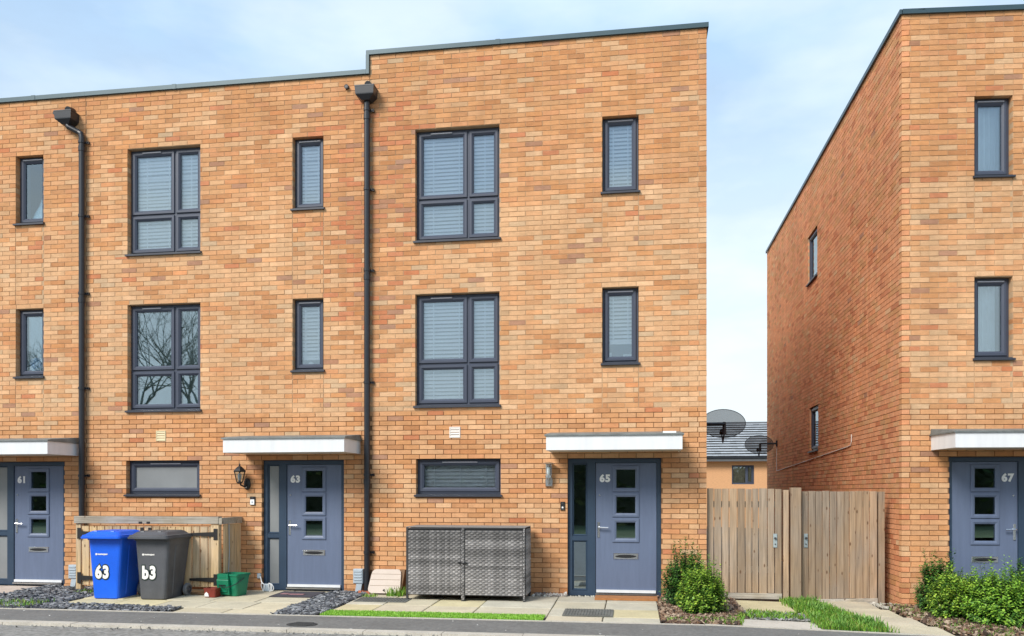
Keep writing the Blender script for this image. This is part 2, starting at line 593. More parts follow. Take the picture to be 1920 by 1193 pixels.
# ------------------------------------------------------------------ ground, road, footway
def sheet(xs, ys, zf, dz):
    mb = MB()
    n = len(ys)
    for x in xs:
        for y in ys:
            mb.v.append((x, y, zf(x, y) + dz))
    for i in range(len(xs) - 1):
        for j in range(n - 1):
            a = i * n + j
            mb.f.append((a, a + n, a + n + 1, a + 1))
            mb.c.append(None)
    return mb
def lin(a, b, n):
    return [a + (b - a) * i / n for i in range(n + 1)]
g = MB()
g.quad((-400, -400, -0.75), (400, -400, -0.75), (400, 700, -0.75), (-400, 700, -0.75))
struct(g, 'ground', M['far_ground'])
struct(sheet(lin(-16, 14, 60), lin(-2.3, 45, 90), gz, -0.035), 'garden_soil', M['dirt'])
struct(sheet(lin(-40, 30, 70), lin(-17, -3.16, 20), lambda x, y: gz(clamp(x, -40, 9), -3.2), -0.022), 'road', M['asphalt_road'])
struct(sheet(lin(-16, 10, 52), lin(-3.04, -2.20, 4), gz, 0.0), 'footway', M['asphalt_walk'])
struct(sheet(lin(-60, 40, 20), lin(-60, -16.8, 10), lambda x, y: -0.1 + 0.02 * max(0, -y - 18), 0), 'verge', M['far_ground'])
# kerb and edging stones, each stone its own piece
kr = bpy.data.objects.new('kerb', None); col.objects.link(kr); kr['kind'] = 'structure'; ROOT[kr.name] = Vector((0, 0, 0))
er = bpy.data.objects.new('edging', None); col.objects.link(er); er['kind'] = 'structure'; ROOT[er.name] = Vector((0, 0, 0))
ks = MB().box(-0.4535, 0.4535, -0.075, 0.075, -0.15, 0.012).mesh('kerb_stone'); ks.materials.append(M['kerb'])
es = MB().box(-0.455, 0.455, -0.022, 0.022, -0.12, 0.008).mesh('edging_stone'); es.materials.append(M['kerb'])
for i in range(-13, 10):
    for me, root, y, nm in ((ks, kr, -3.105, 'kerb_stone'), (es, er, -2.185, 'edging_stone')):
        x = i * 0.915 + (0.17 if root is kr else 0.4)
        o = bpy.data.objects.new(nm, me); col.objects.link(o); o.parent = root
        o.location = (x, y, gz(x, y) + rnd.uniform(-0.002, 0.002))
        o.rotation_euler = (0, math.atan(0.025) if x > 1 else 0, rnd.uniform(-0.002, 0.002))

# ------------------------------------------------------------------ brickwork
CP, BP, ZH = 0.07432, 0.2525, 2.025          # course pitch, brick pitch, a known course line
PAL = {'L': (0.640, 0.335, 0.165), 'B': (0.640, 0.375, 0.200), 'O': (0.590, 0.290, 0.130), 'D': (0.52, 0.245, 0.110),
       'R': (0.55, 0.215, 0.105), 'P': (0.42, 0.220, 0.135), 'G': (0.57, 0.370, 0.215), 'W': (0.69, 0.410, 0.225), 'S': (0.600, 0.278, 0.130)}
STAINS = [(-8.08, 5.33), (-6.82, 5.33), (-8.08, 2.81), (-3.29, 5.33), (-1.98, 5.33), (-3.29, 2.81), (-1.98, 2.81), (-5.05, 5.93), (-4.76, 5.93), (-5.2, 3.40), (-10.0, 5.93), (-9.6, 5.93), (-9.85, 3.40),
          (0.1, 5.93), (-8.1, 1.45), (-6.83, 1.45), (4.75, 5.93), (5.25, 5.93), (5.27, 3.37), (-4.5, 7.6), (-9.3, 7.55), (-6.4, 7.7), (-2.6, 7.9)]
def pick(X, Z, kind):
    if Z < 2.75:
        wt = dict(L=58, B=14, O=22, D=4, R=1.0, P=1.0, G=1, W=6, S=4)
    elif Z < 6.0:
        wt = dict(L=30, B=42, O=9, D=3, R=1.2, P=1.6, G=7, W=15, S=4)
    else:
        wt = dict(L=26, B=10, O=40, D=12, R=1.5, P=1.8, G=1, W=2, S=14)
    n = math.sin(X * 1.7 + Z * 2.9) + math.sin(X * 3.1 - Z * 4.3 + 2) + math.sin(X * 0.8 + Z * 6.1 + 4)   # packs of bricks laid together
    if n > 0.6: wt['O'] += 14 * n; wt['D'] += 6 * n; wt['P'] += 1.6 * n; wt['S'] += 6 * n
    elif n < -0.6: wt['W'] -= 4 * n; wt['B'] -= 10 * n
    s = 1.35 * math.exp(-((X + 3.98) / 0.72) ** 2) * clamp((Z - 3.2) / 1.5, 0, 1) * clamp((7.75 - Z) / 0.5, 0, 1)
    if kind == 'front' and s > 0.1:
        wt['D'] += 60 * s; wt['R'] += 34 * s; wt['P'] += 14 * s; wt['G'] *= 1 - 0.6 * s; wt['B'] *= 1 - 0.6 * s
    if kind == 'front':
        if Z < 0.07: wt['S'] += 60; wt['D'] += 50; wt['P'] += 10
        for (cx_, cz_) in STAINS:
            if abs(X - cx_) < 0.20 and 0 < cz_ - Z < 0.42:
                g_ = (1 - abs(X - cx_) / 0.20) * (1 - (cz_ - Z) / 0.42)
                wt['D'] += 70 * g_; wt['R'] += 45 * g_; wt['P'] += 16 * g_; wt['S'] += 30 * g_
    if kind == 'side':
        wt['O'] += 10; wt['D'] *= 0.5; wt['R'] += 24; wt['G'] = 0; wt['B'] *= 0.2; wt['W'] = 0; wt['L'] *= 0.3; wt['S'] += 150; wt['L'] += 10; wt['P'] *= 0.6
    k = rnd.choices(list(wt), list(wt.values()))[0]
    j = rnd.gauss(1, 0.042)
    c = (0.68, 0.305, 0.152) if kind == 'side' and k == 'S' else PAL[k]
    h = rnd.gauss(0, 0.03)
    return (clamp(c[0] * j, 0.05, 0.8), clamp(c[1] * j * (1 + h), 0.03, 0.6), clamp(c[2] * j * (1 + 2 * h), 0.02, 0.4))

def courses(x0, x1, z0, z1, openings, panels, ref, quoin=None):
    """bricks as (xa, xb, za, zb) laid in stretcher bond round the openings"""
    out = []
    k0 = int(math.floor((z0 - ZH) / CP))
    k1 = int(math.ceil((z1 - ZH) / CP))
    for k in range(k0, k1):
        za, zb = ZH + k * CP + 0.0045, ZH + (k + 1) * CP - 0.0045
        if za >= z1 - 0.01: continue
        zb = min(zb, z1)
        za = max(za, z0)
        if zb - za < 0.015: continue
        xa0, xb0 = x0, x1
        if quoin:
            sidew, even = quoin
            cut = (k % 2 == 0) if even else (k % 2 == 1)
            if cut:
                if sidew == 'lo': xa0 = x0 + 0.109
                else: xb0 = x1 - 0.109
        segs = [(xa0, xb0, 0)]
        part_op = []
        for (a, b, c, d) in openings:
            ov = min(zb, d) - max(za, c)
            if ov <= 0.002: continue
            if ov > 0.5 * (zb - za):
                ns = []
                for (p, q, ph) in segs:
                    if b <= p or a >= q: ns.append((p, q, ph))
                    else:
                        if a > p: ns.append((p, a, ph))
                        if b < q: ns.append((b, q, ph))
                segs = ns
            else: part_op.append((a, b, c, d))
        for (a, b, c, d) in panels:
            if c < (za + zb) / 2 < d:
                ns = []
                for (p, q, ph) in segs:
                    if b <= p or a >= q: ns.append((p, q, ph))
                    else:
                        if a > p: ns.append((p, a - 0.006, ph))
                        ns.append((max(a, p) + 0.006, min(b, q) - 0.006, 0.09))
                        if b < q: ns.append((b + 0.006, q, ph))
                segs = ns
        for (p, q, ph) in segs:
            base = ref + ph + (BP / 2 if k % 2 else 0)
            j = int(math.floor((p - base) / BP)) - 1
            while base + j * BP < q:
                xa, xb = base + j * BP + 0.005, base + (j + 1) * BP - 0.005
                j += 1
                xa, xb = max(xa, p), min(xb, q)
                if xa - p < 0.0061: xa = p
                if q - xb < 0.0061: xb = q
                if xb - xa < 0.022: continue
                a2, b2 = za, zb
                for (a, b, c, d) in part_op:
                    if xa < b and xb > a:
                        if c > za: b2 = min(b2, c)
                        else: a2 = max(a2, d)
                if b2 - a2 < 0.012: continue
                out.append((xa, xb, a2, b2))
    return out

def mortar(x0, x1, z0, z1, openings, yf, yb, e=0.001):
    ops = [(a - e, b + e, c - e, d + e) for a, b, c, d in openings]
    xs = sorted({x0, x1, *[clamp(v, x0, x1) for o in ops for v in o[:2]]})
    zs = sorted({z0, z1, *[clamp(v, z0, z1) for o in ops for v in o[2:]]})
    mb = MB()
    for i in range(len(zs) - 1):
        run = None
        for j in range(len(xs)):
            solid = False
            if j < len(xs) - 1:
                mxx, mz = (xs[j] + xs[j + 1]) / 2, (zs[i] + zs[i + 1]) / 2
                solid = not any(a < mxx < b and c < mz < d for a, b, c, d in ops)
            if solid and run is None: run = xs[j]
            if not solid and run is not None:
                mb.box(run, xs[j], yf, yb, zs[i], zs[i + 1])
                run = None
    return mb

UNIT = MB().box(-0.5, 0.5, -0.5, 0.5, -0.5, 0.5).mesh('brick')
UNIT.materials.append(M['brick_obj'])
CAMV = Vector(cam.location)
def lay(wall, sets, hide):
    """sets: (bricks, M4, kind); the 300 that show largest become single bricks, the rest one mesh"""
    al = []
    for bricks, M4, kind in sets:
        for (xa, xb, za, zb) in bricks:
            y = rnd.gauss(0, 0.0012)
            c = M4 @ Vector(((xa + xb) / 2, y + 0.05, (za + zb) / 2))
            d = (c - CAMV).length
            view = 1.0 if kind == 'front' else 0.35
            hid = any(a < c.x < b and e < c.z < f for a, b, e, f in hide) or kind == 'blind'
            size = (xb - xa) * (zb - za) * view / (d * d) * (0 if hid else 1)
            al.append((size, xa, xb, za, zb, y, M4, kind, c))
    al.sort(key=lambda t: -t[0])
    rest = {}
    for i, (size, xa, xb, za, zb, y, M4, kind, c) in enumerate(al):
        cc = pick(c.x, c.z, kind)
        if i < 300:
            o = bpy.data.objects.new('brick', UNIT)
            col.objects.link(o)
            o.parent = wall
            r3 = M4.to_3x3()
            ang = math.atan2(r3[1][0], r3[0][0])
            o.location = c - ROOT[wall.name]
            o.rotation_euler = (rnd.gauss(0, 0.004), rnd.gauss(0, 0.0025), ang)
            o.scale = (xb - xa, 0.1, zb - za)
            o.color = (*cc, 1)
        else:
            key = id(M4)
            if key not in rest: rest[key] = (MB(), M4)
            t = rnd.gauss(0, 0.0008)
            mb = rest[key][0]
            i0 = len(mb.v)
            mb.box(xa, xb, y, y + 0.1, za, zb, cc)
            if len(mb.v) - i0 == 8:
                for q, dz in ((1, t), (2, t), (5, t), (6, t)):
                    p = mb.v[i0 + q]
                    mb.v[i0 + q] = (p[0], p[1], p[2] + dz)
    for mb, M4 in rest.values():
        part(mb, 'brickwork', M['brick_attr'], wall, M4, kind='stuff')

# ------------------------------------------------------------------ windows, doors, canopies
def window(house, op, M4, lights, vent=None, glass='glass', sill_ext=0.022, yf=0.088):
    """op = (x0, x1, z0, z1) opening; lights = list of (fx0, fx1, fz0, fz1) fractions of the opening"""
    x0, x1, z0, z1 = op
    zs = z0 + 0.042                                  # top of the sill
    yb = yf + 0.067
    e = 0.006
    W_, H_ = x1 - x0 - 2 * e, z1 - zs - 2 * e
    xx = lambda t: x0 + e + W_ * t
    zz = lambda t: zs + e + H_ * t
    fr = MB().ring(x0 + 0.002, x1 - 0.002, zs, z1 - 0.002, 0.036, yf + 0.01, yb, 0.2, 0.004)
    for (a, b, c, d) in lights:
        if a > 0.01: fr.box(xx(a) - 0.022, xx(a) + 0.022, yf + 0.013, yb, zz(c), zz(d))
        if c > 0.01: fr.box(xx(a), xx(b), yf + 0.016, yb - 0.002, zz(c) - 0.022, zz(c) + 0.022)
    win = part(fr, 'window', M['frame'], house, M4)
    for (a, b, c, d) in lights:
        l = xx(a) + (0.016 if a > 0.01 else 0.030)
        r = xx(b) - (0.016 if b < 0.99 else 0.030)
        bt = zz(c) + (0.015 if c > 0.01 else 0.028)
        tp = zz(d) - (0.015 if d < 0.99 else 0.030)
        part(MB().ring(l, r, bt, tp, 0.066, yf - 0.008, yb - 0.005, 0.42), 'sash', M['frame'], win, M4)
        part(MB().box(l + 0.06, r - 0.06, yf + 0.030, yf + 0.050, bt + 0.06, tp - 0.06), 'pane', M[glass], win, M4)
    s = MB()
    s.loft([[(x0 - sill_ext, -0.040, z0), (x0 - sill_ext, -0.040, z0 + 0.024), (x0 - sill_ext, 0.0, z0 + 0.034), (x0 - sill_ext, 0.0, z0)],
            [(x1 + sill_ext, -0.040, z0), (x1 + sill_ext, -0.040, z0 + 0.024), (x1 + sill_ext, 0.0, z0 + 0.034), (x1 + sill_ext, 0.0, z0)]])
    s.box(x0 + 0.001, x1 - 0.001, -0.003, 0.14, z0 + 0.001, zs)
    part(s, 'sill', M['sill'], win, M4)
    if vent:
        va, vb = xx(vent[0]), xx(vent[1])
        v = MB().bevel_box(va, vb, yf - 0.026, yf - 0.006, z1 - 0.064, z1 - 0.042, 0.006)
        part(v, 'trickle_vent', M['vent_highlit'], win, M4)
    return win

BIG = [(0, 0.62, 0.375, 1), (0.62, 1, 0.375, 1), (0, 0.62, 0, 0.375), (0.62, 1, 0, 0.375)]
ONE = [(0, 1, 0, 1)]

def blind(op, M4, label, z_bottom=None, group='venetian blinds', cords=2, pitch=0.058, tilt=62, wobble=0.0):
    x0, x1, z0, z1 = op
    x0 += 0.05; x1 -= 0.05
    zt = z1 - 0.03
    zb = (z0 + 0.07) if z_bottom is None else z_bottom
    base = M4 @ Vector(((x0 + x1) / 2, 0.20, zb))
    t = thing('venetian_blind', label, 'blind', base, group)
    part(MB().box(x0, x1, 0.175, 0.225, zt, zt + 0.045), 'head_rail', M['slat'], t, M4)
    part(MB().box(x0, x1, 0.182, 0.218, zb, zb + 0.03), 'bottom_rail', M['slat'], t, M4)
    # one slat mesh, tilted and gently bowed, shared by all slats of the blind
    a = R(tilt)
    hw = 0.029
    mb = MB()
    row = []
    for k in (-1, 0, 1):
        dy, dz = k * hw * math.cos(a), k * hw * math.sin(a)
        b = 0.003 * (1 - abs(k))
        row.append((dy - b * math.sin(a), dz + b * math.cos(a)))
    for k in range(2):
        (ya, za), (yb, zb2) = row[k], row[k + 1]
        mb.quad((x0, ya, za), (x1, ya, za), (x1, yb, zb2), (x0, yb, zb2))
        mb.quad((x0, ya, za + 0.002), (x0, yb, zb2 + 0.002), (x1, yb, zb2 + 0.002), (x1, ya, za + 0.002))
    base0 = M4 @ Vector((0, 0.20, 0))
    me = mb.mesh('slat', M4, M4 @ Vector((0, 0, 0)))
    me.materials.append(M['slat'])
    n = int((zt - zb - 0.04) / pitch)
    for i in range(n):
        o = bpy.data.objects.new('slat', me)
        col.objects.link(o)
        o.parent = t
        p = M4 @ Vector((0, 0.20, zb + 0.055 + i * pitch))
        o.location = p - ROOT[t.name]
        o.rotation_euler = (rnd.gauss(0, 0.02), rnd.gauss(0, 0.0006), 0)
    for q in range(cords):
        xc = x0 + (x1 - x0) * (q + 0.5) / cords if cords > 1 else (x0 + x1) / 2
        part(MB().box(xc - 0.006, xc + 0.006, 0.164, 0.1655, zb, zt), 'cord', M['slat'], t, M4)
    return t

def canopy(house, xa, xb, M4, flip=False):
    zb, zt, yf = 2.113, 2.312, -0.72
    f = MB()
    f.box(xa, xb, yf, yf + 0.02, zb, zt)
    f.box(xa, xa + 0.02, yf + 0.02, -0.002, zb, zt)
    f.box(xb - 0.02, xb, yf + 0.02, -0.002, zb, zt)
    c = part(f, 'canopy', M['white_pvc'], house, M4)
    part(MB().box(xa + 0.02, xb - 0.02, yf + 0.02, -0.002, zb + 0.006, zb + 0.02), 'soffit', M['soffit'], c, M4)
    r = MB()
    # thin drip edge, then a slab rising to the wall
    o = 0.022
    r.box(xa - o, xb + o, yf - o, -0.002, zt + 0.001, zt + 0.022)
    r.loft([[(xa - o + 0.01, yf - o + 0.01, zt + 0.022), (xb + o - 0.01, yf - o + 0.01, zt + 0.022), (xb + o - 0.01, -0.002, zt + 0.022), (xa - o + 0.01, -0.002, zt + 0.022)],
            [(xa + 0.0, yf + 0.12, zt + 0.045), (xb + 0.0, yf + 0.12, zt + 0.045), (xb + 0.0, -0.002, zt + 0.10), (xa + 0.0, -0.002, zt + 0.10)]])
    part(r, 'canopy_roof', M['lead'], c, M4)
    return c

def door_set(house, op, M4, number, glass, mirror=False, hinge_pane='glass_bare'):
    """frame with side light and leaf; side light on the left unless mirrored"""
    x0, x1, z1 = op[0], op[1], op[3]
    def X(t):            # t = metres from the side-light edge
        return x1 - t if mirror else x0 + t
    def bx(mb, a, b, y0, y1, za, zb):
        p, q = sorted((X(a), X(b)))
        return mb.box(p, q, y0, y1, za, zb)
    def rg(mb, a, b, za, zb, *k):
        p, q = sorted((X(a), X(b)))
        return mb.ring(p, q, za, zb, *k)
    Wd = x1 - x0
    yf, yb = 0.06, 0.15
    ls0, ls1 = Wd - 0.96, Wd - 0.068         # leaf edges
    m = MB()
    bx(m, 0.004, 0.066, yf, yb, -0.02, z1 - 0.004)
    bx(m, ls0 - 0.125, ls0 - 0.006, yf - 0.004, yb, -0.02, z1 - 0.066)
    bx(m, ls1 + 0.006, Wd - 0.004, yf, yb, -0.02, z1 - 0.004)
    bx(m, 0.066, ls1 + 0.006, yf, yb, z1 - 0.066, z1 - 0.004)
    bx(m, 0.066, ls0 - 0.125, yf, yb, -0.02, 0.055)
    bx(m, ls0 - 0.006, ls1 + 0.006, 0.045, yb, -0.02, 0.022)
    bx(m, 0.066, ls0 - 0.125, yf + 0.004, yb, 0.80, 0.868)
    df = part(m, 'door_frame', M['door_frame'], house, M4)
    for za, zb in ((0.055, 0.80), (0.868, z1 - 0.066)):
        s = MB()
        rg(s, 0.066, ls0 - 0.125, za, zb, 0.024, yf + 0.012, yb, 0.6, 0.018)
        part(s, 'glazing_bead', M['door_frame'], df, M4)
        part(bx(MB(), 0.085, ls0 - 0.144, yf + 0.035, yf + 0.05, za + 0.018, zb - 0.018), 'pane', M[glass], df, M4)
    # leaf with three square lights cut as holes
    zl0, zl1 = 0.026, z1 - 0.072
    pz = [(1.572, 1.870), (1.197, 1.466), (0.822, 1.086)]
    lw = ls1 - ls0
    pa, pb = ls0 + lw * 0.327, ls0 + lw * 0.668
    ym, yk = yf + 0.012, yf + 0.055
    lf = MB()
    bx(lf, ls0, pa, ym, yk, zl0, zl1)
    bx(lf, pb, ls1, ym, yk, zl0, zl1)
    zc = [zl0] + [v for p in reversed(pz) for v in p] + [zl1]
    for i in range(0, len(zc), 2):
        bx(lf, pa, pb, ym, yk, zc[i], zc[i + 1])
    d = part(lf, 'door', M['door'], house, M4)
    for i, (za, zb) in enumerate(pz):
        s = MB()
        rg(s, pa - 0.045, pb + 0.045, za - 0.045, zb + 0.045, 0.058, ym - 0.016, ym + 0.01, 0.45, 0.012)
        part(s, 'pane_trim', M['door'], d, M4)
        part(bx(MB(), pa + 0.001, pb - 0.001, ym + 0.012, ym + 0.022, za + 0.001, zb - 0.001), 'pane', M[hinge_pane], d, M4)
    # letter plate
    s = MB()
    a, b = sorted((X(pa - 0.03), X(pb + 0.03)))
    s.bevel_box(a, b, ym - 0.014, ym - 0.0005, 0.527, 0.615, 0.008)
    lp = part(s, 'letter_plate', M['chrome'], d, M4)
    fl = MB()
    n = 16
    pts0, pts1 = [], []
    for k in range(n):
        an = 2 * math.pi * k / n
        pts0.append(((a + b) / 2 + (b - a) * 0.43 * math.cos(an), ym - 0.0145, 0.571 + 0.024 * math.sin(an)))
        pts1.append(((a + b) / 2 + (b - a) * 0.40 * math.cos(an), ym - 0.022, 0.571 + 0.016 * math.sin(an)))
    fl.loft([pts0, pts1], False, True)
    part(fl, 'flap', M['black'], lp, M4)
    # weather bar and threshold
    part(bx(MB(), ls0 + 0.01, ls1 - 0.01, ym - 0.03, ym - 0.001, 0.032, 0.072), 'weather_bar', M['white_pvc'], d, M4)
    part(bx(MB(), ls0, ls1, 0.02, 0.044, 0.0, 0.022), 'threshold', M['steel'], df, M4)
    # handle
    hx = ls0 + 0.042
    h = MB()
    a, b = sorted((X(hx - 0.018), X(hx + 0.018)))
    h.bevel_box(a, b, ym - 0.012, ym - 0.0005, 0.845, 1.075, 0.005)
    p0, p1 = X(hx), X(hx + 0.145)
    h.tube([(p0, ym - 0.01, 1.0), (p0, ym - 0.05, 1.0), (p0 + (p1 - p0) * 0.12, ym - 0.058, 1.0), (p1, ym - 0.056, 0.997)], 0.0105, 8)
    part(h, 'handle', M['chrome'], d, M4)
    part(MB().tube([(X(ls0 + 0.058), ym - 0.008, 1.475), (X(ls0 + 0.058), ym - 0.0005, 1.475)], 0.012, 10), 'peephole', M['chrome'], d, M4)
    # number
    tm = text_mb(number, 0.145, 0.008, 0.003)
    shift(tm, X(ls0 + 0.137), ym - 0.0045, 1.722)
    part(tm, 'house_number', M['white'], d, M4)
    return d

def downpipe(house, x, top, bottom, hop_x, brackets):
    """black round pipe on the wall face with a hopper head"""
    y = -0.068
    r = 0.045
    m = MB()
    if abs(hop_x - x) < 0.02:
        m.tube([(x, y, bottom), (x, y, top)], r, 14)
    else:
        m.tube([(x, y, bottom), (x, y, top - 0.20), (x - 0.012, y, top - 0.14), (x - 0.05, y, top - 0.115),
                (hop_x + 0.03, y - 0.03, top - 0.03), (hop_x, y - 0.03, top + 0.03)], r * 0.98, 14)
    p = part(m, 'downpipe', M['pipe'], house, smooth=False)
    h = MB()
    hw, hz = 0.150, top + 0.0
    yc = y - 0.045 if abs(hop_x - x) < 0.02 else y - 0.045
    def sec(k, z, kd=None):
        kd = kd or k
        return [(hop_x - hw * k, yc - 0.095 * kd, z), (hop_x + hw * k, yc - 0.095 * kd, z), (hop_x + hw * k, -0.004, z), (hop_x - hw * k, -0.004, z)]
    h.loft([sec(0.42, hz + 0.0, 0.3), sec(0.55, hz + 0.02, 0.5), sec(0.93, hz + 0.065), sec(0.95, hz + 0.08), sec(1.0, hz + 0.185), sec(1.03, hz + 0.186), sec(1.03, hz + 0.202)])
    hp = part(h, 'hopper', M['pipe'], p)
    part(MB().tube([(hop_x + 0.03, -0.12, hz + 0.24), (hop_x + 0.03, 0.002, hz + 0.265)], 0.055, 12), 'spout', M['pipe'], hp)
    for z in brackets:
        b = MB()
        b.tube([(x, y, z - 0.02), (x, y, z + 0.02)], r + 0.008, 14)
        b.box(x + 0.03, x + 0.095, -0.04, -0.022, z - 0.014, z + 0.014)
        b.box(x + 0.078, x + 0.100, -0.04, -0.001, z - 0.02, z + 0.02)
        part(b, 'bracket', M['pipe'], p)
    for z in brackets[::2]:
        part(MB().tube([(x, y, z - 0.15), (x, y, z - 0.07)], r + 0.007, 14), 'collar', M['pipe'], p)
    return p

def wall_vent(house, x, z, m):
    s = MB()
    s.ring(x - 0.085, x + 0.085, z - 0.085, z + 0.085, 0.018, -0.012, 0.004, 0.2, 0.004)
    v = part(s, 'wall_vent', m, house)
    for k in range(4):
        zz = z - 0.056 + k * 0.0375
        b = MB()
        b.loft([[(x - 0.068, -0.010, zz - 0.012), (x - 0.068, -0.004, zz + 0.016), (x - 0.068, 0.003, zz + 0.016), (x - 0.068, 0.003, zz - 0.012)],
                [(x + 0.068, -0.010, zz - 0.012), (x + 0.068, -0.004, zz + 0.016), (x + 0.068, 0.003, zz + 0.016), (x + 0.068, 0.003, zz - 0.012)]])
        part(b, 'louvre', m, v)

def rooms(house, x0, x1, y1, top, M4=None):
    m = MB()
    m.box(x0, x1, y1, y1 + 0.06, -0.1, top)
    m.box(x0, x0 + 0.05, 0.21, y1, -0.1, top)
    m.box(x1 - 0.05, x1, 0.21, y1, -0.1, top)
    for z in (-0.12, 2.60, 5.12, top - 0.2):
        m.box(x0 + 0.05, x1 - 0.05, 0.205, y1, z, z + 0.12)
    return part(m, 'interior', M['plaster'], house, M4)

I4 = Matrix.Identity(4)
ZT = dict(top=(5.333, 7.075), mid=(2.808, 4.550), gnd=(1.452, 2.033), ntop=(5.928, 7.085), nmid=(3.397, 4.550))
def joints(nx0, nx1, drop=0.80):
    return [(nx0, nx1, ZT['ntop'][0] - drop, ZT['ntop'][0]), (nx0, nx1, 2.80, ZT['nmid'][0])]

# ---- the row: 61, 63, 65
def house_row(num, label, x0, x1, wtop, big, gnd, narrow, door, ref, hide, right_gable=None):
    h = thing('terraced_house', label, 'house', ((x0 + x1) / 2, 0.3, 0.0), 'three-storey brick houses of the street')
    ops = []
    if big: ops += [(*big, *ZT['top']), (*big, *ZT['mid'])]
    if gnd: ops += [(*gnd, *ZT['gnd'])]
    ops += [(*narrow, *ZT['ntop']), (*narrow, *ZT['nmid']), (door[0], door[1], -0.2, 2.024)]
    hi = mortar(x0, x1, 2.745, wtop, ops, 0.0055, 0.2)
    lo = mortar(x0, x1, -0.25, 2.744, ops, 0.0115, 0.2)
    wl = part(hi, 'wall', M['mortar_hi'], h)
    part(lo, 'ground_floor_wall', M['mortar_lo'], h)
    pn = joints(*narrow, drop=0.80 if num == '65' else 1.3)
    bs = courses(x0 + (0.006 if num != '61' else 0), x1 - (0.006 if num != '65' else 0), -0.10, wtop, ops, pn, ref, ('hi', True) if right_gable else None)
    sets = [(bs, I4, 'front')]
    if right_gable:
        Mg = Matrix(((0, -1, 0, x1), (1, 0, 0, 0), (0, 0, 1, 0), (0, 0, 0, 1)))
        sb = courses(0, right_gable, -0.10, wtop, [], [], -BP / 2, ('lo', False))
        sets.append((sb, Mg, 'blind'))
        gw = MB().box(x1 - 0.2, x1 - 0.0055, 0.2, right_gable, -0.25, wtop)
        part(gw, 'gable_wall', M['mortar_hi'], h)
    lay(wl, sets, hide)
    rooms(h, x0 + 0.02, x1 - 0.22, 1.7, wtop - 0.1)
    part(MB().box(x0, x1 - 0.2 if right_gable else x1, 0.2, 11.4, wtop - 0.3, wtop - 0.22), 'roof', M['roof_felt'], h)
    return h

h61 = house_row('61', 'brick house number 61, cut off by the left edge of the picture', -12.6, -8.82, 7.98, None, None, (-10.096, -9.586), (-10.58, -9.213), -8.82, [])
h63 = house_row('63', 'brick house number 63 with the wheelie bins in front, between two black downpipes', -8.82, -4.01, 7.98, (-8.083, -6.815), (-8.105, -6.83), (-5.267, -4.757), (-5.775, -4.424), -4.01, [(-8.6, -5.9, -1, 1.2)])
h65 = house_row('65', 'brick house number 65 with a raised roof parapet and free right corner', -4.01, 1.072, 8.27, (-3.287, -1.978), (-3.275, -1.958), (-0.437, 0.097), (-0.951, 0.425), 1.072, [(-3.4, -1.4, -1, 1.1)], right_gable=11.4)

def cop(house, x0, x1, z, join, gable=None):
    m = MB()
    m.box(x0, x1, -0.035, -0.005, z - 0.002, z + 0.060)
    m.box(x0, x1, -0.034, 0.32, z + 0.060, z + 0.066)
    c = part(m, 'coping', M['coping'], house)
    for x in join:
        part(MB().box(x - 0.035, x + 0.035, -0.040, -0.0355, z - 0.006, z + 0.070), 'joint_clip', M['coping'], c)
    return c
c61 = cop(h61, -12.6, -8.82, 7.98, (-9.75,))
c63 = cop(h63, -8.819, -4.065, 7.98, (-7.25,))
c65 = cop(h65, -4.06, 1.10, 8.27, (-2.0,))
part(MB().box(1.078, 1.10, -0.03, 11.4, 8.268, 8.33), 'side_coping', M['coping'], h65)
part(MB().box(-4.062, -4.0105, -0.038, 0.30, 7.975, 8.269), 'coping_riser', M['coping'], h65)
part(MB().box(-8.824, -8.812, 0.002, 0.0054, -0.05, 7.975), 'movement_joint', M['mortar_lo'], h63)
part(MB().box(-4.016, -4.004, 0.002, 0.0054, -0.05, 7.975), 'movement_joint', M['mortar_lo'], h65)

# windows
for h, xb, nm in ((h63, (-8.083, -6.815), '63'), (h65, (-3.287, -1.978), '65')):
    for k in ('top', 'mid'):
        window(h, (*xb, *ZT[k]), I4, BIG, (0.17, 0.43), 'glass' if not (nm == '63' and k == 'mid') else 'glass_bare')
window(h63, (-8.105, -6.83, *ZT['gnd']), I4, ONE, (0.30, 0.72), 'frosted')
window(h65, (-3.275, -1.958, *ZT['gnd']), I4, ONE, (0.30, 0.72))
for h, xn, gm in ((h61, (-10.096, -9.586), 'glass_bare'), (h63, (-5.267, -4.757), 'glass'), (h65, (-0.437, 0.097), 'glass')):
    for k in ('ntop', 'nmid'):
        window(h, (*xn, *ZT[k]), I4, ONE, (0.14, 0.86), gm)
# doors and canopies
door_set(h61, (-10.58, -9.213, 0, 2.024), I4, '61', 'frosted')
door_set(h63, (-5.775, -4.424, 0, 2.024), I4, '63', 'frosted')
door_set(h65, (-0.951, 0.425, 0, 2.024), I4, '65', 'glass_bare')
canopy(h61, -11.05, -8.945, I4)
canopy(h63, -6.045, -4.157, I4)
c65c = canopy(h65, -1.195, 0.685, I4)
part(MB().box(0.42, 0.60, -0.735, -0.731, 2.338, 2.362), 'maker_label', M['white'], c65c)
wall_vent(h63, -7.494, 2.425, M['vent_cream'])
wall_vent(h65, -2.664, 2.430, M['vent_white'])
downpipe(h63, -8.845, 7.485, 0.25, -9.085, (7.21, 6.01, 4.75, 3.21, 1.79))
downpipe(h65, -4.03, 7.52, 0.0, -4.03, (7.40, 6.18, 4.935, 3.21, 1.79, 0.595))
for h, x, z in ((h61, -9.345, 7.735), (h63, -4.37, 7.80)):
    part(MB().tube([(x, 0.01, z), (x, -0.05, z - 0.006)], 0.034, 12).tube([(x, -0.0505, z - 0.006), (x, -0.052, z - 0.006)], 0.024, 12), 'overflow_pipe', M['pipe'], h)

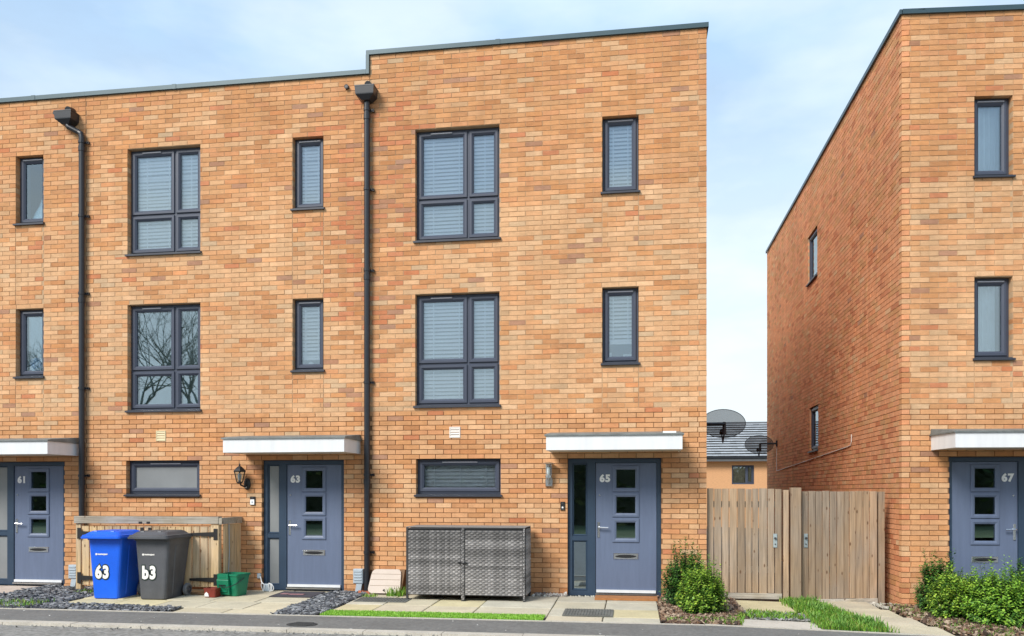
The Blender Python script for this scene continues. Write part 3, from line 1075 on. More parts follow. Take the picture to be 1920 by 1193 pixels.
# ---- number 67, turned a few degrees, with its long side wall
A67 = Vector((3.77, 0.07, 0))
a67 = R(4.5)
MF = Matrix(((math.cos(a67), -math.sin(a67), 0, A67.x), (math.sin(a67), math.cos(a67), 0, A67.y), (0, 0, 1, 0), (0, 0, 0, 1)))
MS = Matrix(((0, 1, 0, A67.x), (1, 0, 0, A67.y), (0, 0, 1, 0), (0, 0, 0, 1)))
h67 = thing('terraced_house', 'brick house number 67 at the right, showing its long red-brown side wall', 'house', (6.0, 1.0, 0), 'three-storey brick houses of the street')
L67, D67, T67 = 3.4, 11.53, 8.265
nar67 = (0.988, 1.508)
dr67 = (0.649, 2.02)
of = [(*nar67, *ZT['ntop']), (*nar67, 3.37, 4.545), (*dr67, -0.2, 2.02)]
os_ = [(5.27, 6.17, 5.97, 7.02), (5.20, 6.0, 2.36, 3.32)]
wl67 = part(mortar(0.03, L67, 2.745, T67, of, 0.0055, 0.2), 'wall', M['mortar_hi'], h67, MF)
part(mortar(0.03, L67, -0.4, 2.744, of, 0.0115, 0.2), 'ground_floor_wall', M['mortar_lo'], h67, MF)
part(mortar(0.02, D67, 2.745, T67, os_, 0.0055, 0.2), 'side_wall', M['mortar_hi'], h67, MS)
part(mortar(0.02, D67, -0.4, 2.744, os_, 0.0115, 0.2), 'ground_floor_side_wall', M['mortar_lo'], h67, MS)
bf = courses(0, L67, -0.32, T67, of, [(*nar67, 5.2, ZT['ntop'][0]), (*nar67, 2.80, 3.37)], 0.0, ('lo', True))
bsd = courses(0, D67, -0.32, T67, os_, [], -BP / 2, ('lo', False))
bsd = [b for b in bsd if not (b[0] < 1.70 < b[1] and b[2] > 2.75) and not (b[0] < 10.33 < b[1] and b[2] > 2.0)] + \
      [q for b in bsd if b[0] < 1.70 < b[1] and b[2] > 2.75 for q in ((b[0], 1.694, b[2], b[3]), (1.706, b[1], b[2], b[3])) if q[1] - q[0] > 0.015] + \
      [q for b in bsd if b[0] < 10.33 < b[1] and b[2] > 2.0 for q in ((b[0], 10.324, b[2], b[3]), (10.336, b[1], b[2], b[3])) if q[1] - q[0] > 0.015]
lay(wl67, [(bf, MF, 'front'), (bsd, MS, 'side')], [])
m = MB()
m.box(0.0, L67, -0.035, -0.005, T67 - 0.002, T67 + 0.06)
m.box(0.0, L67, -0.034, 0.3, T67 + 0.06, T67 + 0.066)
part(m, 'coping', M['coping'], h67, MF)
part(MB().box(-0.03, D67 + 0.03, -0.035, -0.005, T67 - 0.003, T67 + 0.064).box(-0.02, D67 + 0.03, -0.005, 0.3, T67 + 0.052, T67 + 0.0595), 'side_coping', M['coping'], h67, MS)
part(MB().box(0.6, D67, 0.2, 3.3, T67 - 0.4, T67 - 0.3), 'roof', M['roof_felt'], h67, MS)
m = MB()
m.box(0.3, L67, 3.0, 3.06, -0.3, T67 - 0.5)
m.box(L67 - 0.05, L67, 0.25, 3.0, -0.3, T67 - 0.5)
for z in (-0.12, 2.60, 5.12, T67 - 0.5): m.box(0.26, L67 - 0.06, 0.25, 2.99, z, z + 0.12)
part(m, 'interior', M['plaster'], h67, MF)
m = MB()
m.box(3.3, 8.0, 1.9, 1.96, -0.3, T67 - 0.5)
m.box(3.24, 3.3, 0.21, 1.96, -0.3, T67 - 0.5)
m.box(8.0, 8.06, 0.21, 1.96, -0.3, T67 - 0.5)
for z in (2.0, 5.12, T67 - 0.5): m.box(3.31, 7.99, 0.21, 1.89, z, z + 0.12)
part(m, 'stair_interior', M['plaster'], h67, MS)
window(h67, (*nar67, *ZT['ntop']), MF, ONE, (0.14, 0.86))
window(h67, (*nar67, 3.37, 4.545), MF, ONE, (0.14, 0.86))
window(h67, os_[0], MS, ONE, None, yf=0.035)
window(h67, os_[1], MS, ONE, None, yf=0.035)
door_set(h67, (0.649, 2.02, 0, 2.02), MF, '67', 'glass_bare', mirror=True)
canopy(h67, 0.40, 2.30, MF)

# ------------------------------------------------------------------ behind the glass
def lab_blind(where, near): return f'white venetian blind in the {where} window {near}'
blind((-8.083, -6.815, *ZT['top']), I4, lab_blind('wide top-floor', 'high above the wheelie bins'), cords=3, tilt=58)
blind((-3.287, -1.978, *ZT['top']), I4, lab_blind('wide top-floor', 'high above the rattan store'), cords=3, tilt=57)
blind((-3.287, -1.978, *ZT['mid']), I4, lab_blind('wide middle-floor', 'above the rattan store'), cords=3, tilt=52)
blind((-3.275, -1.958, *ZT['gnd']), I4, lab_blind('low ground-floor', 'just above the rattan store'), cords=3, tilt=64)
blind((-5.267, -4.757, *ZT['ntop']), I4, lab_blind('narrow top-floor', 'just left of the middle downpipe'), cords=2, tilt=58)
blind((-5.267, -4.757, *ZT['nmid']), I4, lab_blind('narrow middle-floor', 'just left of the middle downpipe'), z_bottom=3.62, cords=2, tilt=52)
blind((-0.437, 0.097, *ZT['ntop']), I4, lab_blind('narrow top-floor', 'near the free house corner'), cords=2, tilt=56)
blind((-0.437, 0.097, *ZT['nmid']), I4, 'white venetian blind drawn two thirds down in the narrow middle window of number 65', z_bottom=3.74, cords=2, tilt=50)
# things standing on the inner sills
single(MB().box(-0.365, -0.305, 0.20, 0.30, 3.445, 3.62), 'book', M['paper'], 'white upright book on the sill of the narrow middle window of number 65', 'book', (-0.335, 0.25, 3.445))
pf = thing('picture_frame', 'grey picture frame leaning on the sill of the narrow middle window of number 65', 'frame', (-0.06, 0.26, 3.445))
part(MB().loft([[(-0.15, 0.22, 3.445), (0.03, 0.22, 3.445), (0.03, 0.235, 3.445), (-0.15, 0.235, 3.445)], [(-0.13, 0.28, 3.60), (0.05, 0.28, 3.60), (0.05, 0.295, 3.60), (-0.13, 0.295, 3.60)]]), 'border', M['paper'], pf)
part(MB().loft([[(-0.12, 0.2245, 3.466), (0.005, 0.2245, 3.466), (0.005, 0.232, 3.466), (-0.12, 0.232, 3.466)], [(-0.105, 0.268, 3.58), (0.02, 0.268, 3.58), (0.02, 0.276, 3.58), (-0.105, 0.276, 3.58)]]), 'picture', M['elec_grey'], pf)
fg = MB()
fg.loft([rrect(-5.06, 0.25, r, r * 0.8, r * 0.5, z) for r, z in ((0.06, 3.445), (0.065, 3.47), (0.045, 3.51), (0.03, 3.53), (0.038, 3.555), (0.035, 3.58), (0.012, 3.60))])
single(fg, 'figurine', M['paper'], 'small white figurine on the sill of the narrow middle window of number 63', 'figurine', (-5.06, 0.25, 3.445), smooth=True)
bl = MB()
bl.loft([[(-9.93 + 0.135 * math.sin(a) * math.cos(t), 0.275 + 0.105 * math.sin(a) * math.sin(t), 3.66 + 0.13 * math.cos(a)) for t in [2 * math.pi * k / 16 for k in range(16)]] for a in [math.pi * (0.05 + 0.9 * j / 9) for j in range(10)]])
single(bl, 'balloon', M['blue_ball'], 'mottled blue balloon behind the narrow middle window of number 61', 'balloon', (-9.93, 0.275, 3.53), smooth=True)
single(MB().box(-10.05, -9.86, 0.19, 0.37, 3.445, 3.50).box(-10.04, -9.87, 0.20, 0.36, 3.50, 3.512), 'box', M['beige_blind'], 'small tan box under the blue balloon behind the window of number 61', 'box', (-9.955, 0.28, 3.445))
rb = MB()
rb.box(-10.05, -9.64, 0.22, 0.226, 6.0, 7.04)
rb.tube([(-10.06, 0.24, 7.05), (-9.63, 0.24, 7.05)], 0.022, 8)
single(rb, 'roller_blind', M['curtain'], 'pale roller blind in the narrow top window of number 61', 'blind', (-9.84, 0.23, 6.0))
def curtain(x0, x1, z0, z1, M4, label, y=0.26, folds=5):
    mb = MB()
    n = folds * 8
    for j in range(n):
        a, b = j / n, (j + 1) / n
        f = lambda t: y + 0.022 * math.sin(t * folds * 2 * math.pi) + 0.008 * math.sin(t * folds * 5.1)
        mb.quad((x0 + (x1 - x0) * a, f(a), z0), (x0 + (x1 - x0) * b, f(b), z0), (x0 + (x1 - x0) * b, f(b), z1), (x0 + (x1 - x0) * a, f(a), z1))
    base = M4 @ Vector(((x0 + x1) / 2, y, z0))
    return single(mb, 'curtain', M['curtain'], label, 'curtain', tuple(base), 'pale curtains of number 67', M4)
curtain(1.03, 1.47, 5.98, 7.05, MF, 'pale folded curtain in the top window of number 67', folds=6)
curtain(1.03, 1.40, 3.42, 4.52, MF, 'pale curtain in the middle-floor window of number 67', folds=4)
rb = MB().box(5.33, 6.11, 0.20, 0.206, 6.05, 6.98)
rb.tube([(5.33, 0.22, 6.985), (6.11, 0.22, 6.985)], 0.02, 8)
single(rb, 'roller_blind', M['beige_blind'], 'beige roller blind in the upper side-wall window of number 67', 'blind', (3.99, 5.8, 6.05), M4=MS)
single(MB().box(5.62, 5.93, 0.20, 0.206, 2.42, 3.28).tube([(5.26, 0.21, 3.285), (5.94, 0.21, 3.285)], 0.012, 8), 'curtain', M['white'], 'white drape in the lower side-wall window of number 67', 'curtain', (3.99, 5.8, 2.42), 'pale curtains of number 67', M4=MS)

# ------------------------------------------------------------------ things on the walls
def lantern():
    X, Z = -6.06, 1.655
    t = thing('wall_lantern', 'black carriage lantern on the wall left of the door of number 63', 'wall lamp', (X, 0, Z - 0.1))
    b = MB()
    secs = []
    for y, r in ((-0.002, 0.075), (-0.02, 0.075), (-0.035, 0.05), (-0.04, 0.03)):
        secs.append([(X + 0.045 + r * 0.75 * math.cos(a), y, Z - 0.005 + r * 1.25 * math.sin(a)) for a in [2 * math.pi * k / 14 for k in range(14)]])
    b.loft(secs)
    part(b, 'back_plate', M['black'], t)
    part(MB().tube([(X + 0.045, -0.03, Z - 0.02), (X + 0.04, -0.08, Z - 0.05), (X, -0.14, Z - 0.02), (X - 0.01, -0.15, Z + 0.02)], 0.014, 8), 'arm', M['black'], t)
    cx, cy = X - 0.012, -0.15
    hexa = lambda r, z, rot=0: [(cx + r * math.cos(R(60 * k + rot)), cy + r * math.sin(R(60 * k + rot)), z) for k in range(6)]
    part(MB().loft([hexa(0.03, Z), hexa(0.054, Z + 0.015), hexa(0.054, Z + 0.03)]), 'base_cup', M['black'], t)
    part(MB().loft([hexa(0.046, Z + 0.03), hexa(0.085, Z + 0.185)], False, False), 'glass', M['glass_lamp'], t)
    for k in range(6):
        p, q = hexa(0.050, Z + 0.028)[k], hexa(0.090, Z + 0.188)[k]
        part(MB().tube([p, q], 0.0065, 5), 'bar', M['black'], t)
    part(MB().loft([hexa(0.100, Z + 0.183), hexa(0.104, Z + 0.198), hexa(0.070, Z + 0.235), hexa(0.03, Z + 0.270), hexa(0.012, Z + 0.275)]), 'roof', M['black'], t)
    part(MB().tube([(cx, cy, Z + 0.27), (cx, cy, Z + 0.285), (cx, cy, Z + 0.30), (cx, cy, Z + 0.315)], [0.008, 0.016, 0.013, 0.003], 8), 'finial', M['black'], t)
    part(MB().tube([(cx, cy, Z + 0.03), (cx, cy, Z + 0.06), (cx, cy, Z + 0.10), (cx, cy, Z + 0.14), (cx, cy, Z + 0.165)], [0.018, 0.02, 0.03, 0.03, 0.008], 10), 'bulb', M['white'], t, smooth=True)
    part(MB().box(X + 0.02, X + 0.05, -0.052, -0.038, Z - 0.065, Z - 0.05), 'label_tag', M['white'], t)
lantern()
def steel_lamp():
    X, Z = -1.225, 1.605
    t = thing('wall_lamp', 'stainless steel tube lamp with disc top left of the door of number 65', 'wall lamp', (X, 0, Z))
    b = MB()
    sh = [(-0.5, -0.5), (0.5, -0.5), (0.55, 0.1), (0.42, 0.5), (-0.42, 0.5), (-0.55, 0.1)]
    b.loft([[(X + p * 0.105, y, Z + 0.075 + q * 0.15) for p, q in sh] for y in (-0.002, -0.03)] + [[(X + p * 0.09, -0.04, Z + 0.075 + q * 0.13) for p, q in sh]])
    part(b, 'back_plate', M['steel'], t)
    part(MB().tube([(X, -0.035, Z + 0.05), (X, -0.09, Z + 0.06), (X, -0.10, Z + 0.14)], 0.016, 10), 'arm', M['steel'], t)
    part(MB().tube([(X, -0.10, Z + 0.13), (X, -0.10, Z + 0.165)], 0.05, 16), 'base_cup', M['steel'], t)
    part(MB().tube([(X, -0.10, Z + 0.165), (X, -0.10, Z + 0.33)], 0.048, 16, cap=False), 'glass', M['glass_lamp'], t)
    part(MB().tube([(X, -0.10, Z + 0.165), (X, -0.10, Z + 0.20), (X, -0.10, Z + 0.28), (X, -0.10, Z + 0.30)], [0.014, 0.022, 0.024, 0.006], 10), 'bulb', M['white'], t, smooth=True)
    for k in range(3):
        a = R(30 + 120 * k)
        part(MB().tube([(X + 0.05 * math.cos(a), -0.10 + 0.05 * math.sin(a), Z + 0.16), (X + 0.05 * math.cos(a), -0.10 + 0.05 * math.sin(a), Z + 0.335)], 0.005, 6), 'rod', M['steel'], t)
    part(MB().tube([(X, -0.10, Z + 0.332), (X, -0.10, Z + 0.340), (X, -0.10, Z + 0.352), (X, -0.10, Z + 0.362)], [0.100, 0.108, 0.07, 0.03], 20), 'top_disc', M['steel'], t)
steel_lamp()
def doorbell(X, Z, w, h, label, face_mat):
    t = thing('doorbell', label, 'doorbell', (X, 0, Z - h / 2))
    part(MB().bevel_box(X - w / 2, X + w / 2, -0.024, -0.001, Z - h / 2, Z + h / 2, 0.006), 'casing', M['black'], t)
    part(MB().bevel_box(X - w * 0.40, X + w * 0.40, -0.027, -0.0245, Z - h * 0.45, Z + h * (0.16 if face_mat == 'white' else -0.02), 0.001), 'face', M[face_mat], t)
    part(MB().tube([(X, -0.030, Z - h * 0.16), (X, -0.0275, Z - h * 0.16)], w * 0.19, 14), 'button', M['elec_grey'] if face_mat == 'white' else M['white'], t)
    part(MB().tube([(X, -0.026, Z + h * 0.33), (X, -0.0245, Z + h * 0.33)], w * 0.14, 12), 'lens', M['iron'], t)
doorbell(-5.925, 1.385, 0.085, 0.135, 'black and white video doorbell left of the door of number 63', 'white')
doorbell(-1.022, 1.315, 0.066, 0.128, 'black video doorbell left of the door of number 65', 'iron')

def meter_box(X, label):
    z0 = 0.115
    t = thing('meter_box', label, 'meter box', (X, -0.05, gz(X, 0)), 'grey cable boxes low on the wall')
    part(MB().bevel_box(X - 0.078, X + 0.078, -0.105, -0.002, z0, z0 + 0.225, 0.012), 'casing', M['elec_grey'], t)
    for k in range(4):
        z = z0 + 0.05 + k * 0.043
        part(MB().bevel_box(X - 0.058, X + 0.058, -0.114, -0.106, z, z + 0.018, 0.004), 'rib', M['elec_grey'], t)
    m = MB()
    m.loft([[(X - 0.03, -0.09, z0), (X + 0.06, -0.09, z0), (X + 0.06, -0.02, z0), (X - 0.03, -0.02, z0)],
            [(X - 0.05, -0.10, -0.05), (X + 0.035, -0.10, -0.05), (X + 0.035, -0.03, -0.05), (X - 0.05, -0.03, -0.05)]])
    part(m, 'conduit', M['elec_grey'], t)
meter_box(-8.985, 'grey electricity box low on the wall beside the wooden bin store')
meter_box(-4.165, 'grey electricity box low on the wall beside the middle downpipe')

# gas box against the wall of 65
X0, X1 = -3.955, -3.44
t = thing('gas_meter_box', 'beige ribbed gas meter box with rounded lid beside the black downpipe', 'gas box', ((X0 + X1) / 2, -0.15, gz(-3.7, -0.1)))
part(MB().loft([[(X0 + 0.07, -0.24, -0.06), (X1 - 0.0, -0.24, -0.06), (X1 - 0.0, -0.003, -0.06), (X0 + 0.07, -0.003, -0.06)],
                [(X0 + 0.07, -0.22, 0.04), (X1, -0.22, 0.04), (X1, -0.003, 0.04), (X0 + 0.07, -0.003, 0.04)],
                [(X0 + 0.09, -0.06, 0.335), (X1 + 0.01, -0.06, 0.335), (X1 + 0.01, -0.003, 0.335), (X0 + 0.09, -0.003, 0.335)]]), 'body', M['gas_brown'], t)
def lidrow(z0, z1, rr=False):
    zc = lambda z: (-0.265 + 0.19 * (z - 0.0) / 0.34)
    def row(z, inset):
        return [(X0 + inset, zc(z) - 0.018, z), (X1 - 0.015 - inset + 0.09 * z / 0.34 * 0, zc(z) - 0.018, z), (X1 - 0.015 - inset, zc(z) + 0.02, z), (X0 + inset, zc(z) + 0.02, z)]
    return row
row = lidrow(0, 1)
ld = MB()
prof = [(0.0, 0.06), (0.012, 0.030), (0.03, 0.010), (0.06, 0.0), (0.16, 0.008), (0.27, 0.018), (0.31, 0.028), (0.332, 0.05), (0.342, 0.075)]
ld.loft([row(z, k) for z, k in prof])
lid = part(ld, 'lid', M['gas_beige'], t)
for z in (0.105, 0.190, 0.270):
    part(MB().loft([[(X0 + 0.02, -0.265 + 0.19 * z / 0.34 - 0.0195, z - 0.005), (X1 - 0.035, -0.265 + 0.19 * z / 0.34 - 0.0195, z - 0.005), (X1 - 0.035, -0.265 + 0.19 * z / 0.34 - 0.010, z - 0.005), (X0 + 0.02, -0.265 + 0.19 * z / 0.34 - 0.010, z - 0.005)],
                    [(X0 + 0.02, -0.265 + 0.19 * z / 0.34 - 0.0165, z + 0.005), (X1 - 0.035, -0.265 + 0.19 * z / 0.34 - 0.0165, z + 0.005), (X1 - 0.035, -0.265 + 0.19 * z / 0.34 - 0.007, z + 0.005), (X0 + 0.02, -0.265 + 0.19 * z / 0.34 - 0.007, z + 0.005)]]), 'groove', M['gas_brown'], lid)
part(MB().tube([(-3.70, -0.290, 0.045), (-3.70, -0.25, 0.05)], 0.011, 8), 'lock', M['black'], lid)

# satellite dishes
def dish(c, wall_pt, label, sc=1.0, group='black satellite dishes'):
    t = thing('satellite_dish', label, 'satellite dish', c, group)
    c = Vector(c)
    mb = MB()
    secs = []
    for k in range(7):
        q = k / 6
        secs.append([c + Vector((0.37 * q * math.cos(a), 0.0 + 0.10 * q * q + 0.05 * q * math.sin(a), 0.245 * q * math.sin(a))) * sc for a in [2 * math.pi * j / 36 for j in range(36)]])
    mb.loft(secs[1:], True, False)
    part(mb, 'reflector', M['dish'], t, smooth=True)
    part(MB().tube([c + Vector((0.37 * math.cos(a), 0.10 + 0.05 * math.sin(a), 0.245 * math.sin(a))) * sc for a in [2 * math.pi * j / 36 for j in range(37)]], 0.006 * sc, 5), 'rim', M['black'], t)
    wp = Vector(wall_pt)
    b = Vector((c.x, c.y - 0.05, c.z - 0.02))
    part(MB().tube([wp, Vector((c.x, wp.y, wp.z)), Vector((c.x, b.y, wp.z))], 0.024 * sc, 8), 'bracket_arm', M['black'], t)
    part(MB().tube([b + Vector((0, 0, 0.03)), b + Vector((0, -0.01, -0.12)), b + Vector((0, -0.01, -0.18))], [0.028, 0.03, 0.04], 8), 'mount', M['black'], t)
    part(MB().box(wp.x - 0.05, wp.x + 0.05, wp.y - 0.06, wp.y + 0.06, wp.z - 0.08, wp.z + 0.08) if False else MB().tube([wp + Vector((-0.006 if wp.x > 2 else 0.006, 0, -0.08)), wp + Vector((-0.006 if wp.x > 2 else 0.006, 0, 0.08))], 0.03, 8), 'wall_plate', M['black'], t)
    part(MB().tube([b + Vector((0, 0, -0.17)), b + Vector((0, 0.20, -0.30)), b + Vector((0, 0.42, -0.12))], 0.012, 6), 'feed_arm', M['black'], t)
    part(MB().tube([b + Vector((0, 0.45, -0.13)), b + Vector((0, 0.37, -0.08))], 0.034, 10), 'receiver', M['black'], t)
    return t
dish((1.535, 2.0, 2.69), (1.075, 1.9, 2.665), 'larger black mesh satellite dish beside the corner of number 65')
dish((3.33, 10.0, 2.78), (3.765, 9.95, 2.79), 'smaller-looking black mesh satellite dish on the side wall of number 67')
part_c = MB().tube([(3.762, 10.0, 2.70), (3.758, 10.01, 2.3), (3.758, 10.0, 2.09), (3.758, 9.9, 2.076), (3.758, 5.96, 2.213), (3.758, 3.0, 2.318), (3.758, 2.73, 2.335), (3.758, 2.68, 2.39), (3.758, 2.666, 2.52)], 0.008, 6)
single(part_c, 'wall_cable', M['vent_white'], 'white cable clipped along the side wall of number 67', 'cable', (3.76, 6.0, 2.2))

# ------------------------------------------------------------------ paving
pav = bpy.data.objects.new('paving', None); col.objects.link(pav); pav['kind'] = 'structure'; ROOT[pav.name] = Vector((0, 0, 0))
SL = {}
SC = [(0.56, 0.49, 0.345), (0.53, 0.475, 0.35), (0.58, 0.50, 0.30), (0.53, 0.46, 0.335), (0.50, 0.46, 0.36)]
def slab(x0, x1, y0, y1, c=None, root=pav, dz=0.0):
    g = 0.007
    w_, d_ = round(x1 - x0 - 2 * g, 3), round(y1 - y0 - 2 * g, 3)
    if (w_, d_) not in SL:
        b = 0.006
        mb = MB()
        mb.loft([[(-w_ / 2, -d_ / 2, -0.05), (w_ / 2, -d_ / 2, -0.05), (w_ / 2, d_ / 2, -0.05), (-w_ / 2, d_ / 2, -0.05)],
                 [(-w_ / 2, -d_ / 2, -b), (w_ / 2, -d_ / 2, -b), (w_ / 2, d_ / 2, -b), (-w_ / 2, d_ / 2, -b)],
                 [(-w_ / 2 + b, -d_ / 2 + b, 0), (w_ / 2 - b, -d_ / 2 + b, 0), (w_ / 2 - b, d_ / 2 - b, 0), (-w_ / 2 + b, d_ / 2 - b, 0)]])
        SL[(w_, d_)] = mb.mesh('slab')
        SL[(w_, d_)].materials.append(M['slab'])
    o = bpy.data.objects.new('slab', SL[(w_, d_)])
    col.objects.link(o)
    o.parent = root
    X, Y = (x0 + x1) / 2, (y0 + y1) / 2
    o.location = (X, Y, gz(X, Y) + dz + rnd.uniform(-0.003, 0.003))
    o.rotation_euler = (math.atan(0.018) + rnd.gauss(0, 0.003), (math.atan(0.025) if X > 1 else 0) + rnd.gauss(0, 0.003), rnd.gauss(0, 0.004))
    c = c or rnd.choice(SC)
    j = rnd.uniform(0.92, 1.07)
    o.color = (c[0] * j, c[1] * j, c[2] * j, 1)
ysr = [-2.16, -1.78, -1.19, -0.61, -0.04]
# 65
for xa, xb in zip([-3.97, -3.42, -2.74, -2.06, -1.07], [-3.42, -2.74, -2.06, -1.07, -1.07]):
    if xb <= xa: continue
    for j in (1, 2, 3): slab(xa, xb, ysr[j], ysr[j + 1])
for xa, xb in ((-1.07, -0.36), (-0.36, 0.35)):
    for j in range(4): slab(xa, xb, ysr[j], ysr[j + 1], SC[4] if rnd.random() < 0.6 else None)
# 63
xs63 = [-8.0, -7.35, -6.68, -6.0, -5.32, -4.62]
for i in range(5):
    for j in range(4):
        if j == 0 and xs63[i] < -6.1: continue
        slab(xs63[i] + (0.12 if j % 2 and i else 0), xs63[i + 1] + (0.12 if j % 2 and i < 4 else 0), ysr[j], ysr[j + 1], SC[2] if i < 2 and rnd.random() < 0.7 else None)
# 61
for xa, xb in ((-11.6, -10.9), (-10.9, -10.2), (-10.2, -9.55)):
    for j in (2, 3): slab(xa, xb, ysr[j], ysr[j + 1], (0.55, 0.45, 0.37))
# gate paths
for ya, yb in ((-1.0, -0.02),): slab(1.46, 2.16, ya, yb)
slab(1.30, 2.22, -2.16, -1.62, (0.52, 0.47, 0.40))
for j, (ya, yb) in enumerate(((-0.35, 0.35), (-0.95, -0.35), (-1.55, -0.95), (-2.16, -1.55))):
    s = 0.10 * j
    slab(2.68 + s, 3.38 + s, ya, yb, SC[0] if j % 2 else SC[3])

# ------------------------------------------------------------------ loose ground cover
def in_poly(x, y, P):
    c = False
    for i in range(len(P)):
        (x1, y1), (x2, y2) = P[i], P[i - 1]
        if (y1 > y) != (y2 > y) and x < (x2 - x1) * (y - y1) / (y2 - y1) + x1: c = not c
    return c
def sample(P, n):
    xs, ys = [p[0] for p in P], [p[1] for p in P]
    out = []
    while len(out) < n:
        x, y = rnd.uniform(min(xs), max(xs)), rnd.uniform(min(ys), max(ys))
        if in_poly(x, y, P): out.append((x, y))
    return out
def chips(P, n, size, pal, mound=0.02, flat=0.35, tilt=0.35):
    mb = MB()
    for x, y in sample(P, n):
        s = size * rnd.uniform(0.5, 1.3)
        c = rnd.choice(pal)
        j = rnd.uniform(0.75, 1.25)
        c = tuple(v * j for v in c)
        E_ = Euler((rnd.gauss(0, tilt), rnd.gauss(0, tilt), rnd.uniform(0, 6.28))).to_matrix()
        hx, hy, hz = s * rnd.uniform(0.5, 0.8), s * rnd.uniform(0.28, 0.5), s * flat * rnd.uniform(0.3, 0.55)
        i0 = len(mb.v)
        mb.box(-hx, hx, -hy, hy, -hz, hz, c)
        ctr = Vector((x, y, gz(x, y) + rnd.uniform(-0.01, mound)))
        for q in range(i0, len(mb.v)):
            p = Vector(mb.v[q])
            p = Vector((p.x * rnd.uniform(0.55, 1.1), p.y * rnd.uniform(0.55, 1.1), p.z))
            mb.v[q] = tuple(E_ @ p + ctr)
    return mb
SLP = [(0.085, 0.09, 0.10), (0.12, 0.127, 0.14), (0.19, 0.197, 0.21), (0.05, 0.053, 0.06), (0.29, 0.295, 0.30)]
poly_a = [(-11.6, -1.22), (-9.55, -1.15), (-9.5, -0.04), (-8.02, -0.04), (-8.02, -1.62), (-6.1, -1.78), (-6.1, -2.15), (-11.6, -2.15)]
poly_b = [(-4.60, -0.05), (-3.99, -0.05), (-3.99, -2.15), (-4.62, -2.15)]
def stuff(mb, name, m, label=None):
    o = part(mb, name, m, None, loc=(0, 0, 0), kind='stuff')
    return o
stuff(chips(poly_a, 6500, 0.050, SLP, 0.018, 0.28, 0.22), 'slate_chippings', M['slate'])
stuff(chips(poly_b, 2000, 0.050, SLP, 0.018, 0.28, 0.22), 'slate_chippings', M['slate'])
stuff(chips([(-1.45, -0.10), (-0.96, -0.10), (-0.96, -0.012), (-1.45, -0.012)], 160, 0.045, [(0.7, 0.68, 0.62), (0.55, 0.5, 0.45), (0.25, 0.22, 0.2)], 0.02, 0.8), 'pebbles', M['attr_rough'])
stuff(chips([(-0.95, -0.035), (0.3, -0.035), (0.3, 0.03), (-0.95, 0.03)], 70, 0.02, [(0.6, 0.58, 0.5)], 0.0, 0.6), 'pebbles', M['attr_rough'])
BK = [(0.17, 0.095, 0.055), (0.10, 0.055, 0.035), (0.27, 0.18, 0.12), (0.36, 0.27, 0.19), (0.06, 0.04, 0.03)]
bed65 = [(0.37, -0.02), (1.44, -0.02), (1.44, -1.2), (1.30, -1.5), (1.28, -2.15), (0.37, -2.15)]
stuff(chips(bed65, 3600, 0.05, BK, 0.03, 0.3, 0.5), 'bark_mulch', M['attr_rough'])
bed67 = [(3.45, 0.05), (3.78, 0.05), (6.8, 0.2), (6.8, -2.15), (3.75, -2.15), (3.5, -0.6)]
stuff(chips(bed67, 5200, 0.05, BK, 0.03, 0.3, 0.5), 'bark_mulch', M['attr_rough'])
stuff(chips([(1.46, -1.62), (2.2, -1.62), (2.2, -1.0), (1.46, -1.0)], 500, 0.035, [(0.2, 0.2, 0.19), (0.3, 0.29, 0.27), (0.12, 0.12, 0.11)], 0.01), 'gravel', M['attr_rough'])
stuff(chips([(3.40, 0.5), (3.75, 0.5), (3.75, 0.1), (3.45, -0.3)], 240, 0.05, [(0.45, 0.42, 0.36), (0.3, 0.27, 0.22)], 0.02, 0.6), 'pebbles', M['attr_rough'])
stuff(chips([(-12, -3.35), (6, -3.35), (6, -3.19), (-12, -3.19)], 500, 0.016, [(0.45, 0.43, 0.38), (0.2, 0.19, 0.17)], 0.0, 0.6), 'grit', M['attr_rough'])
stuff(chips([(-12, -3.0), (6, -3.0), (6, -2.25), (-12, -2.25)], 60, 0.020, [(0.62, 0.6, 0.56), (0.5, 0.48, 0.44)], 0.0, 0.5), 'grit', M['attr_rough'])

def blades(pts, h, w_, pal, lean=0.5, dz=0.0):
    mb = MB()
    for x, y in pts:
        hh = h * rnd.uniform(0.5, 1.2)
        a = rnd.uniform(0, 6.28)
        l = rnd.uniform(0.1, lean) * hh
        z = gz(x, y) + dz
        c = rnd.choice(pal)
        j = rnd.uniform(0.75, 1.25)
        c = (c[0] * j, c[1] * j, c[2] * j)
        px, py = math.cos(a + 1.57) * w_ / 2, math.sin(a + 1.57) * w_ / 2
        mx_, my_ = math.cos(a) * l * 0.35, math.sin(a) * l * 0.35
        p1, p2 = (x - px, y - py, z), (x + px, y + py, z)
        p3, p4 = (x + px * 0.8 + mx_, y + py * 0.8 + my_, z + hh * 0.6), (x - px * 0.8 + mx_, y - py * 0.8 + my_, z + hh * 0.6)
        mb.quad(p1, p2, p3, p4, c)
        mb.tri(p4, p3, (x + math.cos(a) * l, y + math.sin(a) * l, z + hh), c)
    return mb
GP = [(0.14, 0.33, 0.03), (0.18, 0.40, 0.04), (0.09, 0.23, 0.025), (0.26, 0.44, 0.06), (0.33, 0.38, 0.09)]
gpoly = [(2.16, 0.12), (2.55, 0.12), (2.68, -0.5), (2.86, -1.3), (2.99, -2.15), (2.24, -2.15), (2.22, -1.2)]
stuff(sheet(lin(2.18, 2.97, 4), lin(-2.15, 0.1, 8), gz, -0.006), 'turf_soil', M['dirt'])
gp = []
